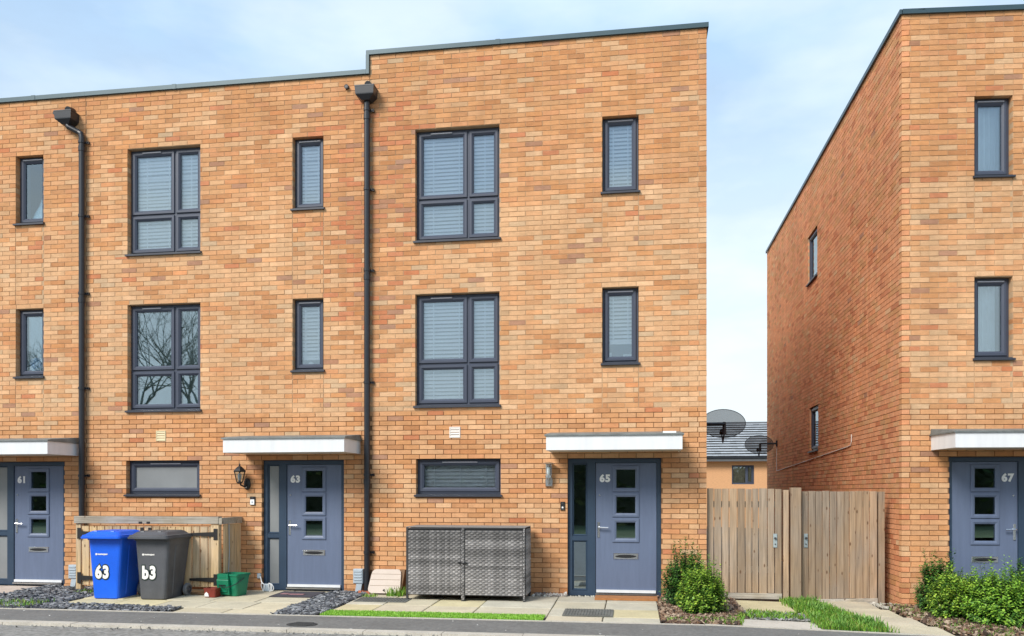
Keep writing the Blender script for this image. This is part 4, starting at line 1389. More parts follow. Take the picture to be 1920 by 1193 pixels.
for x, y in sample(gpoly, 9500):
    k = 0.5 + 0.5 * math.sin(x * 9 + 2 * math.sin(y * 5)) * math.sin(y * 7 + 1)
    if rnd.random() < 0.35 + 0.65 * k: gp.append((x + rnd.gauss(0, 0.05), min(0.12, max(-2.15, y + rnd.gauss(0, 0.04)))))
stuff(blades(gp, 0.075, 0.011, GP, 0.9), 'grass', M['leaf'])
stuff(blades([(x + rnd.gauss(0, 0.04), y + rnd.gauss(0, 0.04)) for c in sample(gpoly, 26) for x, y in [c] * 34 if -2.1 < y < 0.05], 0.115, 0.016, [(0.16, 0.34, 0.06), (0.24, 0.42, 0.09), (0.12, 0.27, 0.05)], 1.0), 'grass_tufts', M['leaf'])
stuff(blades(sample([(1.05, -2.12), (1.3, -2.12), (1.5, -1.0), (2.1, -1.05), (2.15, -1.5), (1.5, -1.62), (1.35, -1.2)], 900), 0.05, 0.014, GP, 0.9), 'weeds', M['leaf'])
stuff(blades(sample(bed67, 2600), 0.05, 0.016, [(0.12, 0.25, 0.03), (0.2, 0.3, 0.06), (0.25, 0.27, 0.09)], 1.0), 'weeds', M['leaf'])
stuff(blades(sample([(0.4, -2.12), (1.25, -2.12), (1.25, -1.75), (0.4, -1.85)], 420), 0.05, 0.018, [(0.14, 0.30, 0.04), (0.25, 0.36, 0.07)], 1.0), 'weeds', M['leaf'])
stuff(blades(sample([(-9.3, -2.1), (-8.2, -2.1), (-8.1, -1.6), (-8.9, -1.7)], 260), 0.07, 0.012, GP, 0.9), 'weeds', M['leaf'])
stuff(blades(sample([(-8.5, -0.75), (-7.9, -0.75), (-7.9, -0.45), (-8.5, -0.45)], 160), 0.05, 0.012, GP, 0.9), 'weeds', M['leaf'])
stuff(blades(sample([(-3.62, -0.42), (-3.36, -0.42), (-3.36, -0.1), (-3.62, -0.1)], 130), 0.13, 0.016, GP, 0.8), 'weeds', M['leaf'])
stuff(blades(sample([(-3.95, -0.55), (-3.75, -0.55), (-3.75, -0.4), (-3.95, -0.4)], 60), 0.05, 0.012, GP, 0.8), 'weeds', M['leaf'])
# artificial grass strip
ag = sheet(lin(-3.96, -1.09, 12), lin(-2.155, -1.80, 2), gz, 0.003)
turf = struct(ag, 'artificial_grass', M['turf'])
AGP = [(0.30, 0.56, 0.07), (0.36, 0.62, 0.09), (0.24, 0.48, 0.05)]
stuff(blades(sample([(-3.96, -2.155), (-1.09, -2.155), (-1.09, -1.80), (-3.96, -1.80)], 14000), 0.026, 0.009, AGP, 0.8, 0.002), 'artificial_grass_pile', M['leaf'])

# ------------------------------------------------------------------ gates and posts
def plank_gate(p0, p1, ztop, zbot, n, label, latch_at, seed):
    rr = random.Random(seed)
    a = Vector((p0[0], p0[1], 0)); b = Vector((p1[0], p1[1], 0))
    L = (b - a).length
    ang = math.atan2(b.y - a.y, b.x - a.x)
    Mg = Matrix.Translation(a) @ Matrix.Rotation(ang, 4, 'Z')
    g_ = thing('wooden_gate', label, 'gate', tuple((a + b) / 2 + Vector((0, 0, zbot))), 'plank gates between the two houses')
    x = 0
    ws = [rr.uniform(0.85, 1.15) for _ in range(n)]
    tot = sum(ws)
    for i in range(n):
        w_ = L * ws[i] / tot
        t0, t1 = rr.uniform(-0.006, 0.006), rr.uniform(-0.006, 0.006)
        y = rr.uniform(-0.004, 0.004)
        k = 0.004
        zt, zb = ztop + t0, zbot + 0.085 + t1
        mb = MB()
        mb.loft([[(x + 0.005 + k, y, z), (x + w_ - 0.005 - k, y, z), (x + w_ - 0.005, y + 0.008, z), (x + w_ - 0.005, y + 0.02, z), (x + 0.005, y + 0.02, z), (x + 0.005, y + 0.008, z)] for z in (zb, zt)])
        part(mb, 'plank', M['wood'], g_, Mg)
        x += w_
    part(MB().bevel_box(0, L, -0.012, 0.03, zbot, zbot + 0.083, 0.004), 'bottom_rail', M['wood_rail'], g_, Mg)
    for z in (0.35, 1.3):
        part(MB().box(0.02, L - 0.02, 0.026, 0.07, z, z + 0.09), 'back_rail', M['wood_rail'], g_, Mg)
    lx = latch_at * L
    lt = part(MB().bevel_box(lx - 0.028, lx + 0.028, -0.014, -0.005, 0.72, 0.92, 0.003), 'latch_plate', M['galv'], g_, Mg)
    part(MB().tube([(lx, -0.034, 0.855), (lx, -0.0145, 0.855)], 0.017, 10).tube([(lx, -0.022, 0.77), (lx, -0.0145, 0.77)], 0.010, 8), 'latch_ring', M['iron'], lt, Mg)
    return g_
plank_gate((1.085, 0.10), (2.145, 0.10), 1.572, -0.03, 10, 'left weathered plank gate beside the corner of number 65', 0.91, 3)
plank_gate((2.43, 0.16), (3.555, 0.46), 1.538, -0.115, 11, 'right weathered plank gate beside the side wall of number 67', 0.05, 5)
def post(x0, x1, y0, y1, zt, label, z0=-0.2, lean=0.0):
    mb = MB()
    mb.loft([[(x0, y0, z0), (x1, y0, z0), (x1, y1, z0), (x0, y1, z0)], [(x0 + lean, y0, zt), (x1 + lean, y0, zt), (x1 + lean, y1, zt), (x0 + lean, y1, zt)]])
    return single(mb, 'gate_post', M['wood'], label, 'post', ((x0 + x1) / 2, (y0 + y1) / 2, z0), 'posts of the plank gates')
post(2.165, 2.235, 0.09, 0.17, 1.555, 'thin timber post closing the left plank gate')
post(2.262, 2.405, 0.06, 0.18, 1.588, 'wide cracked timber post between the two plank gates')
post(3.57, 3.655, 0.46, 0.54, 1.53, 'dark timber post at the wall end of the right plank gate', -0.25)

# ------------------------------------------------------------------ wooden bin store in front of 63
SX0, SX1, SY = -8.49, -6.16, -0.62
st = thing('wooden_bin_store', 'low tan plank bin store with black strap hinges behind the wheelie bins', 'bin store', ((SX0 + SX1) / 2, SY / 2, gz(-7.3, -0.4)))
npl = 17
rs = random.Random(11)
pw = (SX1 - SX0 - 0.10) / npl
for i in range(npl):
    x = SX0 + 0.05 + i * pw
    y = SY + rs.uniform(-0.003, 0.003)
    part(MB().bevel_box(x + 0.007, x + pw - 0.007, y, y + 0.02, 0.085, 1.0 + rs.uniform(-0.004, 0.004), 0.003), 'plank', M['wood_store'], st)
part(MB().bevel_box(SX0 - 0.04, SX0 + 0.046, SY - 0.012, SY + 0.07, 0.02, 1.035, 0.006), 'post', M['wood_store'], st)
part(MB().bevel_box(SX1 - 0.12, SX1, SY - 0.022, SY - 0.004, 0.07, 1.035, 0.004), 'stile', M['wood_store'], st)
part(MB().bevel_box(SX1 - 0.046, SX1, SY + 0.002, SY + 0.07, -0.04, 1.035, 0.004), 'post', M['wood_store'], st)
part(MB().bevel_box(SX0 - 0.05, SX1 + 0.01, SY - 0.045, SY + 0.06, 1.04, 1.15, 0.006), 'top_rail', M['wood_rail'], st)
ns = 5
pd = (-0.012 - (SY + 0.075)) / ns
for i in range(ns):
    y = SY + 0.075 + i * pd
    part(MB().box(SX1 + 0.022, SX1 + 0.042, y + 0.003, y + pd - 0.003, 0.0, 1.03), 'side_plank', M['wood_store'], st)
part(MB().box(SX1 + 0.012, SX1 + 0.06, SY - 0.035, -0.012, 1.036, 1.135), 'side_rail', M['wood_rail'], st)
part(MB().tube([(SX1 + 0.052, SY + 0.20, 1.05), (SX1 + 0.054, SY + 0.21, 0.6), (SX1 + 0.05, SY + 0.19, 0.3)], 0.006, 5), 'cable', M['elec_grey'], st)
for z in (0.20, 0.885):
    for sx, x in ((1, SX0 + 0.03), (-1, SX1 - 0.045)):
        h = MB()
        yf = SY - 0.032
        h.bevel_box(x - 0.032, x + 0.032, yf, yf + 0.006, z - 0.085, z + 0.085, 0.002)
        xe = x + sx * 0.42
        a, b = (x + sx * 0.02, xe)
        q = [(a, z - 0.036), (b, z - 0.018), (b, z + 0.018), (a, z + 0.036)]
        h.loft([[(p, yf - 0.001, r_) for p, r_ in q], [(p, yf + 0.005, r_) for p, r_ in q]])
        part(h, 'strap_hinge', M['hinge'], st)
for x in (-7.42, -7.29):
    for z in (0.95, 1.055):
        part(MB().bevel_box(x - 0.025, x + 0.025, SY - 0.056, SY - 0.048 + 0.002, z - 0.018, z + 0.018, 0.002) if z > 1 else MB().bevel_box(x - 0.025, x + 0.025, SY - 0.014, SY - 0.004, z - 0.03, z + 0.03, 0.002), 'latch', M['hinge'], st)
# a length of pipe on the slabs under the store front
single(MB().tube([(-6.75, -0.66, gz(-6.7, -0.66) + 0.022), (-6.16, -0.655, gz(-6.2, -0.66) + 0.022)], 0.020, 8), 'pipe_offcut', M['gas_brown'], 'dark rusty pipe lying under the front of the wooden bin store', 'pipe', (-6.45, -0.66, gz(-6.45, -0.66)))

# ------------------------------------------------------------------ wheelie bins
def wheelie(cx, yf, m, label, number, bold):
    """front (number side) faces the street; cx = centre, yf = front face at the base"""
    z0 = gz(cx, yf - 0.2) + 0.004
    t = thing('wheelie_bin', label, 'wheelie bin', (cx, yf + 0.25, z0))
    bw, tw = 0.200, 0.272
    def sec(z, k=0.0):
        f = (z - 0.0) / 0.90
        hw = bw + (tw - bw) * f + k
        y0 = yf - 0.02 * f - k
        y1 = yf + 0.48 + 0.10 * f + k
        return rrect(cx, (y0 + y1) / 2, hw, (y1 - y0) / 2, 0.045, z0 + z, 3)
    b = MB()
    b.loft([sec(0.0, -0.012), sec(0.012), sec(0.10), sec(0.86), sec(0.862, 0.014), sec(0.90, 0.016)])
    body = part(b, 'body', m, t)
    # raised side ribs and a front panel edge
    for sx in (-1, 1):
        r_ = MB()
        for z in (0.12, 0.78):
            pass
        ya, yb = yf + 0.16, yf + 0.30
        def xr(z, o): return cx + sx * (bw + (tw - bw) * z / 0.90 + o)
        r_.loft([[(xr(z, -0.004), ya, z0 + z), (xr(z, 0.008), ya + 0.015, z0 + z), (xr(z, 0.008), yb - 0.015, z0 + z), (xr(z, -0.004), yb, z0 + z)] for z in (0.06, 0.78)])
        part(r_, 'side_rib', m, body)
    # lid: skirt, gently domed top and a front grip
    l = MB()
    zl = z0 + 0.885
    yc = yf + 0.235
    def lsec(k, z, fy=0.0, rr=0.05):
        return rrect(cx, yc - 0.02 + fy, 0.322 - k, 0.355 - k, rr, zl + z, 3)
    l.loft([lsec(0.012, 0.0), lsec(0, 0.006), lsec(0, 0.030), lsec(0.012, 0.034), lsec(0.014, 0.052), lsec(0.04, 0.060), lsec(0.085, 0.098, 0.01), lsec(0.12, 0.112, 0.015)], False, True)
    lid = part(l, 'lid', m, t)
    for sx in (-1, 1):
        g1 = MB()
        g1.loft([[(cx + sx * 0.10, yc - 0.30, zl + 0.060), (cx + sx * 0.17, yc - 0.30, zl + 0.060), (cx + sx * 0.17, yc - 0.16, zl + 0.098), (cx + sx * 0.10, yc - 0.16, zl + 0.098)],
                 [(cx + sx * 0.11, yc - 0.27, zl + 0.112), (cx + sx * 0.16, yc - 0.27, zl + 0.112), (cx + sx * 0.16, yc - 0.16, zl + 0.118), (cx + sx * 0.11, yc - 0.16, zl + 0.118)]])
        part(g1, 'lid_grip', m, lid)
    hb = yf + 0.56
    part(MB().tube([(cx - 0.23, hb - 0.02, zl - 0.02), (cx - 0.23, hb + 0.05, zl + 0.012), (cx + 0.23, hb + 0.05, zl + 0.012), (cx + 0.23, hb - 0.02, zl - 0.02)], 0.016, 8), 'handle', m, t)
    yw, zw = yf + 0.47, z0 + 0.100
    part(MB().tube([(cx - 0.29, yw, zw), (cx + 0.29, yw, zw)], 0.012, 8), 'axle', M['iron'], t)
    for sx in (-1, 1):
        xa, xb = cx + sx * 0.242, cx + sx * 0.300
        wv = MB()
        circ = lambda r, x: [(x, yw + r * math.cos(a), zw + r * math.sin(a)) for a in [2 * math.pi * k / 22 for k in range(22)]]
        wv.loft([circ(0.060, xa), circ(0.088, xa + sx * 0.004), circ(0.096, xa + sx * 0.014), circ(0.096, xb - sx * 0.014), circ(0.088, xb - sx * 0.004), circ(0.060, xb)], False, False)
        wh = part(wv, 'wheel', M['rubber'], t)
        part(MB().loft([circ(0.0605, xa), circ(0.0605, xb - sx * 0.010), circ(0.045, xb - sx * 0.016), circ(0.020, xb - sx * 0.006), circ(0.016, xb + sx * 0.002)], True, True), 'rim', M['grey_bin'], wh)
    # number sticker and a thin line of small print
    slope = math.atan(0.02 / 0.90)
    for off, mm, nm, bo, yy in ((0, M['sticker_edge'], 'sticker_outline', bold + 0.016, 0.0035), (0, M['sticker'], 'number_sticker', bold, 0.0065)):
        tm = text_mb(number, 0.235, bo, 0.0012)
        tm.v = [(p[0] * 0.86, p[1], p[2] * 1.06) for p in tm.v]
        shift(tm, cx - 0.045, yf - 0.02 * 0.38 / 0.9 - yy, z0 + 0.385)
        part(tm, nm, mm, body)
    pr = MB()
    xs_ = cx - 0.135
    zz = z0 + 0.655
    yy = yf - 0.02 * 0.655 / 0.9 - 0.004
    pr.loft([[(xs_ + 0.016 * math.cos(a), y_, zz + 0.016 * math.sin(a)) for a in [2 * math.pi * k / 10 for k in range(10)]] for y_ in (yy, yy + 0.003)])
    rq = random.Random(5)
    x = xs_ + 0.022
    for k in range(13):
        w_ = rq.uniform(0.007, 0.011)
        pr.box(x, x + w_, yy, yy + 0.003, zz - 0.010 - (0.006 if k in (8,) else 0), zz + (0.008 if k % 4 else 0.012))
        x += w_ + 0.0025
    part(pr, 'small_print', M['sticker'], body)
    return t
wheelie(-7.625, -1.20, M['blue_bin'], 'bright blue wheelie bin with a white 63 sticker', '63', 0.012)
wheelie(-6.895, -1.18, M['grey_bin'], 'dark grey wheelie bin with a damaged white 63 sticker', 'b3', 0.012)

# ------------------------------------------------------------------ green food caddy, red tub, cable box
cxx, cyy = -5.93, -0.60
z0 = gz(cxx, cyy) + 0.002
t = thing('food_caddy', 'green plastic food waste caddy with carrying handle, lid hanging open', 'caddy', (cxx, cyy, z0))
Rz = Matrix.Translation((cxx, cyy, z0)) @ Matrix.Rotation(R(-12), 4, 'Z')
b = MB()
b.loft([rrect(0, 0, 0.140, 0.115, 0.03, 0.0), rrect(0, 0, 0.145, 0.12, 0.03, 0.02), rrect(0, 0, 0.175, 0.15, 0.03, 0.30), rrect(0, 0, 0.188, 0.163, 0.03, 0.302), rrect(0, 0, 0.188, 0.163, 0.03, 0.33),
        rrect(0, 0, 0.172, 0.147, 0.03, 0.33), rrect(0, 0, 0.14, 0.115, 0.03, 0.05)], True, True)
part(b, 'bucket', M['green_plastic'], t, Rz)
lf = MB()
def fz(z): return -0.125 - 0.035 * z / 0.30
lf.loft([[(-0.165, fz(z) - d, z), (0.045, fz(z) - d, z), (0.045, fz(z) - 0.006, z), (-0.165, fz(z) - 0.006, z)] for z, d in ((0.015, 0.022), (0.03, 0.035), (0.235, 0.04), (0.25, 0.03))])
lid = part(lf, 'lid', M['green_plastic'], t, Rz)
part(MB().ring(-0.135, 0.015, 0.06, 0.195, 0.014, fz(0.1) - 0.050, fz(0.1) - 0.034, 0.3, 0.006), 'lid_panel', M['green_plastic'], lid, Rz)
part(MB().box(-0.125, -0.005, fz(0.2) - 0.047, fz(0.2) - 0.036, 0.16, 0.172), 'lid_slot', M['black'], lid, Rz)
part(MB().box(-0.155, 0.035, -0.185, -0.150, 0.255, 0.335).box(-0.12, 0.0, -0.189, -0.1855, 0.285, 0.305), 'hinge', M['green_plastic'], t, Rz)
part(MB().tube([(0.195 * math.cos(a), -0.02 - 0.20 * max(0, math.sin(a)), 0.27 - 0.13 * math.sin(a)) for a in [math.pi * k / 14 for k in range(15)]], 0.006, 6), 'handle', M['pipe'], t, Rz)

tx, ty = -6.165, -0.80
z0 = gz(tx, ty) + 0.002
t = thing('plastic_tub', 'small dark red tub with a white patch beside the green caddy', 'tub', (tx, ty, z0))
part(MB().loft([rrect(tx, ty, 0.085, 0.085, 0.02, z0), rrect(tx, ty, 0.095, 0.095, 0.02, z0 + 0.115), rrect(tx, ty, 0.101, 0.101, 0.02, z0 + 0.116), rrect(tx, ty, 0.101, 0.101, 0.02, z0 + 0.135), rrect(tx, ty, 0.09, 0.09, 0.02, z0 + 0.133), rrect(tx, ty, 0.08, 0.08, 0.02, z0 + 0.03)]), 'body', M['red_tub'], t)
lb = MB()
lb.loft([[(tx - 0.075, y_, z0 + 0.015), (tx - 0.010, y_, z0 + 0.015), (tx - 0.022, y_, z0 + 0.058), (tx - 0.05, y_, z0 + 0.082), (tx - 0.078, y_, z0 + 0.05)] for y_ in (ty - 0.0985, ty - 0.085)])
part(lb, 'label', M['sticker'], t)

bxx, byy = -5.60, -0.15
z0 = gz(bxx, byy) + 0.002
t = thing('cable_box', 'white junction box with looped cord on the slabs by the door of number 63', 'cable box', (bxx, byy, z0))
part(MB().bevel_box(bxx - 0.065, bxx + 0.055, byy - 0.05, byy + 0.04, z0, z0 + 0.115, 0.012), 'casing', M['elec_grey'], t)
for cx_, r_, q_ in ((bxx - 0.06, 0.062, 0.2), (bxx + 0.055, 0.066, 1.1), (bxx + 0.085, 0.056, 2.0)):
    part(MB().tube([(cx_ + 0.022 * math.cos(a) + 0.008 * math.sin(2 * a + q_), byy - 0.055 - 0.012 * math.sin(a), z0 + 0.068 + r_ * math.sin(a)) for a in [2 * math.pi * k / 20 for k in range(21)]], 0.0065, 7), 'cord', M['white'], t)
part(MB().tube([(bxx - 0.06, byy - 0.05, z0 + 0.115), (bxx - 0.10, byy - 0.02, z0 + 0.15), (bxx - 0.16, byy + 0.08, z0 + 0.20), (bxx - 0.20, byy + 0.135, z0 + 0.215)], 0.0065, 7), 'lead', M['white'], t)
part(MB().bevel_box(bxx - 0.245, bxx - 0.185, -0.03, -0.002, 0.16, 0.24, 0.008), 'wall_socket', M['elec_grey'], t)

# ------------------------------------------------------------------ rattan storage box
RX0, RX1, RYF, RYB, RZ0, RZ1 = -3.225, -1.492, -0.72, -0.10, 0.045, 1.012
t = thing('rattan_store', 'grey woven rattan bin store with double doors against the wall of number 65', 'bin store', ((RX0 + RX1) / 2, -0.4, gz(-2.4, -0.4)))
zg = gz(-2.4, -0.7)
for x in (RX0, RX1 - 0.03):
    for y in (RYF, RYB - 0.03):
        part(MB().box(x, x + 0.03, y, y + 0.03, zg - 0.003, RZ1), 'leg', M['wicker_dark'], t)
xm = (RX0 + RX1) / 2 - 0.028
part(MB().box(xm - 0.0265, xm + 0.0265, RYF - 0.004, RYF + 0.03, zg - 0.003, RZ1 + 0.004), 'leg', M['wicker_dark'], t)
part(MB().box(RX0 + 0.01, RX1 - 0.01, RYF + 0.012, RYF + 0.02, RZ0 + 0.01, RZ1 - 0.01).box(RX0 + 0.006, RX1 - 0.006, RYB - 0.02, RYB, RZ0, RZ1 - 0.01)
     .box(RX1 - 0.022, RX1 - 0.012, RYF + 0.02, RYB - 0.02, RZ0, RZ1 - 0.01).box(RX0 + 0.012, RX0 + 0.022, RYF + 0.02, RYB - 0.02, RZ0, RZ1 - 0.01), 'inner_panel', M['wicker_dark'], t)
def weave(mb, P, U, n_u, z0, z1, pitch, seed):
    """ribbons over and under upright stakes; P start point, U vector along"""
    rq = random.Random(seed)
    N = Vector((U.y, -U.x, 0)).normalized()
    rows = int((z1 - z0) / pitch)
    tone = 0.3
    colk = [rq.choice((1.1, 1.05, 0.95, 0.8)) for _ in range(n_u)]
    for r in range(rows):
        za = z0 + r * pitch + pitch * 0.04
        zb = za + pitch * 0.90
        tone = clamp(0.75 * tone + 0.062 + rq.gauss(0, 0.05), 0.16, 0.36)
        for k in range(n_u):
            s = 1 if (k + r) % 2 else -1
            tn = tone * (rq.uniform(0.9, 1.12)) * (1.0 if s > 0 else 0.90) * colk[k]
            c = (tn, tn * 0.95, tn * 0.93)
            a, b = k / n_u, (k + 1) / n_u
            pts = []
            for q, o in ((a, 0.0), (a + (b - a) * 0.28, 0.008 * s), (a + (b - a) * 0.72, 0.008 * s), (b, 0.0)):
                pts.append(P + U * q + N * (0.009 + o))
            for i in range(3):
                p, q = pts[i], pts[i + 1]
                mb.quad((p.x, p.y, za), (q.x, q.y, za), (q.x, q.y, zb), (p.x, p.y, zb), c)
                if i == 1:
                    mb.quad((p.x, p.y, zb), (q.x, q.y, zb), (q.x - N.x * 0.012, q.y - N.y * 0.012, zb), (p.x - N.x * 0.012, p.y - N.y * 0.012, zb), c)
for xa, xb, sd, zt in ((RX0 + 0.034, xm - 0.032, 1, RZ1 - 0.02), (xm + 0.032, RX1 - 0.034, 2, RZ1 - 0.012)):
    mb = MB()
    weave(mb, Vector((xa, RYF + 0.006, 0)), Vector((xb - xa, 0, 0)), 20, RZ0 + 0.012, zt, 0.0262, sd)
    d = part(mb, 'door', M['wicker'], t, kind='stuff')
    part(MB().ring(xa - 0.014, xb + 0.014, RZ0, zt + 0.012, 0.014, RYF - 0.006, RYF + 0.02, 0.3, 0.004), 'door_edge', M['wicker_dark'], d)
mb = MB()
weave(mb, Vector((RX1 - 0.006, RYF + 0.034, 0)), Vector((0, RYB - RYF - 0.068, 0)), 14, RZ0 + 0.01, RZ1 - 0.01, 0.0262, 3)
part(mb, 'side_panel', M['wicker'], t, kind='stuff')
mb = MB()
weave(mb, Vector((RX0 + 0.006, RYB - 0.034, 0)), Vector((0, RYF - RYB + 0.068, 0)), 14, RZ0 + 0.01, RZ1 - 0.01, 0.0262, 4)
part(mb, 'side_panel', M['wicker'], t, kind='stuff')
mb = MB()
weave(mb, Vector((xm - 0.022, RYF - 0.006, 0)), Vector((0.044, 0, 0)), 2, zg + 0.02, RZ1, 0.0262, 6)
part(mb, 'centre_strip', M['wicker'], t, kind='stuff')
mb = MB()
weave(mb, Vector((RX1 - 0.026, RYF - 0.006, 0)), Vector((0.022, 0, 0)), 1, zg + 0.02, RZ1, 0.0262, 8)
part(mb, 'corner_strip', M['wicker'], t, kind='stuff')
part(MB().box(RX0 - 0.004, RX1 + 0.004, RYF - 0.008, RYB + 0.004, RZ1 + 0.0045, RZ1 + 0.012), 'top_board', M['rattan_top'], t)
part(MB().box(xm - 0.07, xm + 0.07, RYF - 0.024, RYF - 0.014, 0.50, 0.52).box(xm - 0.05, xm - 0.035, RYF - 0.014, RYF - 0.002, 0.495, 0.525).box(xm + 0.035, xm + 0.05, RYF - 0.014, RYF - 0.002, 0.495, 0.525), 'latch', M['black'], t)

# ------------------------------------------------------------------ mats and covers
def flat(name, x0, x1, y0, y1, m, label, cat, h=0.012, ribs=0, rib_m=None, skew=0.0, dz=0.003):
    X, Y = (x0 + x1) / 2, (y0 + y1) / 2
    z = gz(X, Y) + dz
    t = thing(name, label, cat, (X, Y, z))
    zf = lambda y: z + 0.018 * (y - Y)
    def q(xa, xb, ya, yb, za, zb):
        mb = MB()
        mb.loft([[(xa + skew * (ya - Y), ya, zf(ya) + k), (xb + skew * (ya - Y), ya, zf(ya) + k), (xb + skew * (yb - Y), yb, zf(yb) + k), (xa + skew * (yb - Y), yb, zf(yb) + k)] for k in (za, zb)])
        return mb
    part(q(x0, x1, y0, y1, 0.001, h), 'base', m, t)
    for k in range(ribs):
        a = x0 + 0.02 + (x1 - x0 - 0.04) * k / ribs
        part(q(a, a + (x1 - x0) / ribs * 0.5, y0 + 0.02, y1 - 0.02, h, h + 0.006), 'rib', rib_m or m, t)
    return t
flat('ribbed_mat', -0.88, -0.24, -1.78, -1.26, M['mat_grey'], 'grey ribbed mat on the slabs in front of the door of number 65', 'mat', 0.010, 16)
flat('ribbed_mat', -3.92, -3.16, -1.00, -0.62, M['mat_grey'], 'grey ribbed mat half under the rattan store near the gas box', 'mat', 0.010, 16)
flat('doormat', -0.53, 0.36, -0.40, -0.10, M['coir'], 'orange brown coir mat at the door of number 65', 'doormat', 0.028, 0)
t = flat('doormat', -5.32, -4.66, -0.72, -0.18, M['mat_dark'], 'dark doormat with faded pink stripe at the door of number 63', 'doormat', 0.012, 0)
part(MB().box(-5.1, -4.86, -0.56, -0.46, gz(-5, -0.5) + 0.0165, gz(-5, -0.5) + 0.021).box(-5.24, -5.13, -0.52, -0.40, gz(-5, -0.5) + 0.0165, gz(-5, -0.5) + 0.020), 'stripe', M['mat_pink'], t)
X, Y = -3.93, -2.78
t = thing('access_cover', 'small oval iron cover in the asphalt footway', 'drain cover', (X, Y, gz(X, Y)))
ov = lambda r, z: [(X + 0.19 * r * math.cos(a), Y + 0.135 * r * math.sin(a), gz(X, Y) + z) for a in [2 * math.pi * k / 24 for k in range(24)]]
part(MB().loft([ov(1.0, -0.02), ov(1.0, 0.006), ov(0.90, 0.008)], True, True), 'plate', M['iron'], t)
for k in range(-3, 4):
    part(MB().box(X - 0.15 + abs(k) * 0.012, X + 0.15 - abs(k) * 0.012, Y + k * 0.032 - 0.006, Y + k * 0.032 + 0.006, gz(X, Y) + 0.008, gz(X, Y) + 0.013), 'ridge', M['iron'], t)
t = thing('pipe_gully', 'broken terracotta gully at the foot of the middle downpipe', 'gully', (-4.03, -0.12, gz(-4.03, -0.1)))
gy = MB()
gy.loft([rrect(-4.03, -0.10, 0.075, 0.07, 0.02, -0.03), rrect(-4.03, -0.10, 0.075, 0.07, 0.02, 0.012), rrect(-4.03, -0.10, 0.055, 0.05, 0.02, 0.013), rrect(-4.03, -0.10, 0.055, 0.05, 0.02, -0.01)], True, True)
part(gy, 'bowl', M['terracotta'], t)
part(MB().loft([[(-4.13, -0.21, -0.03), (-4.07, -0.23, -0.03), (-4.05, -0.19, -0.03)], [(-4.12, -0.20, 0.03), (-4.08, -0.21, 0.025), (-4.07, -0.19, 0.02)]]).loft([[(-4.0, -0.22, -0.03), (-3.94, -0.22, -0.03), (-3.95, -0.18, -0.03)], [(-3.99, -0.21, 0.02), (-3.95, -0.21, 0.015), (-3.96, -0.19, 0.01)]]), 'shard', M['terracotta'], t)

# ------------------------------------------------------------------ shrubs
def shrub(x, y, rx, ry, h, shoots, pal, new, label, seed, leaf=0.026, upright=0.5, group='small leaved evergreen shrubs by the doors'):
    rq = random.Random(seed)
    z0 = gz(x, y)
    t = thing('shrub', label, 'shrub', (x, y, z0), group)
    lv, sm = MB(), MB()
    for s in range(shoots):
        # tip on a dome
        while True:
            u, v = rq.uniform(-1, 1), rq.uniform(-1, 1)
            if u * u + v * v < 1: break
        rr = math.sqrt(u * u + v * v)
        top = math.sqrt(max(0, 1 - rr ** 2.6))
        th = h * (0.20 + 0.80 * top) * rq.uniform(0.80, 1.03)
        if rq.random() < 0.45: th *= rq.uniform(0.35, 0.9)
        if rq.random() < 0.05: th = h * (0.35 + 0.75 * top) * rq.uniform(1.0, 1.18)
        tip = Vector((x + u * rx, y + v * ry, z0 + th))
        base = Vector((x + u * rx * 0.22, y + v * ry * 0.22, z0 - 0.01))
        mid = base.lerp(tip, 0.5) + Vector((u * rx * 0.22 * (1 - upright), v * ry * 0.22 * (1 - upright), -0.02))
        if s % 3 == 0: sm.tube([base, mid, tip], [0.006, 0.004, 0.0015], 4)
        n = int(14 + 24 * th / 0.7)
        shade = rq.uniform(0.8, 1.15)
        for k in range(n):
            f = 0.30 + 0.70 * (k + rq.random()) / n
            p = base.lerp(mid, f * 2) if f < 0.5 else mid.lerp(tip, f * 2 - 1)
            d = (tip - mid).normalized()
            a = k * 2.4 + rq.uniform(-0.5, 0.5)
            side = d.cross(Vector((math.cos(a), math.sin(a), 0.3))).normalized()
            out = (side + d * rq.uniform(0.1, 0.7)).normalized()
            ls = 1.65 * leaf * rq.uniform(0.7, 1.2) * (0.75 if f > 0.93 else 1)
            wv = out.cross(d)
            if wv.length < 0.05: continue
            wv = wv.normalized() * ls * 0.34
            p0 = p + out * 0.004
            p1 = p0 + out * ls * 0.5 + Vector((0, 0, 0.002))
            p2 = p0 + out * ls
            up = wv.cross(out).normalized() * ls * 0.07
            c = rq.choice(new) if rq.random() < (0.15 + 0.65 * clamp((f - 0.72) / 0.2, 0, 1)) else rq.choice(pal)
            j = shade * rq.uniform(0.8, 1.2)
            c = (c[0] * j, c[1] * j, c[2] * j)
            lv.quad(p0, p1 + wv + up, p2, p1, c)
            lv.quad(p0, p1, p2, p1 - wv + up, c)
    part(sm, 'stem', M['bark'], t)
    part(lv, 'foliage', M['leaf'], t)
    return t
DK = [(0.040, 0.115, 0.026), (0.060, 0.150, 0.030), (0.030, 0.085, 0.024)]
DN = [(0.11, 0.26, 0.04), (0.08, 0.20, 0.035)]
MG = [(0.095, 0.22, 0.028), (0.13, 0.27, 0.034), (0.065, 0.16, 0.024)]
BR = [(0.32, 0.50, 0.06), (0.40, 0.55, 0.07), (0.24, 0.43, 0.05)]
shrub(0.74, -0.78, 0.37, 0.30, 0.76, 330, DK, DN, 'tall dark green shrub right of the door of number 65', 21, 0.027, 0.8)
shrub(0.90, -1.34, 0.34, 0.30, 0.62, 380, MG, BR, 'rounded bright green shrub in the bark bed beside the left gate', 22, 0.026, 0.3)
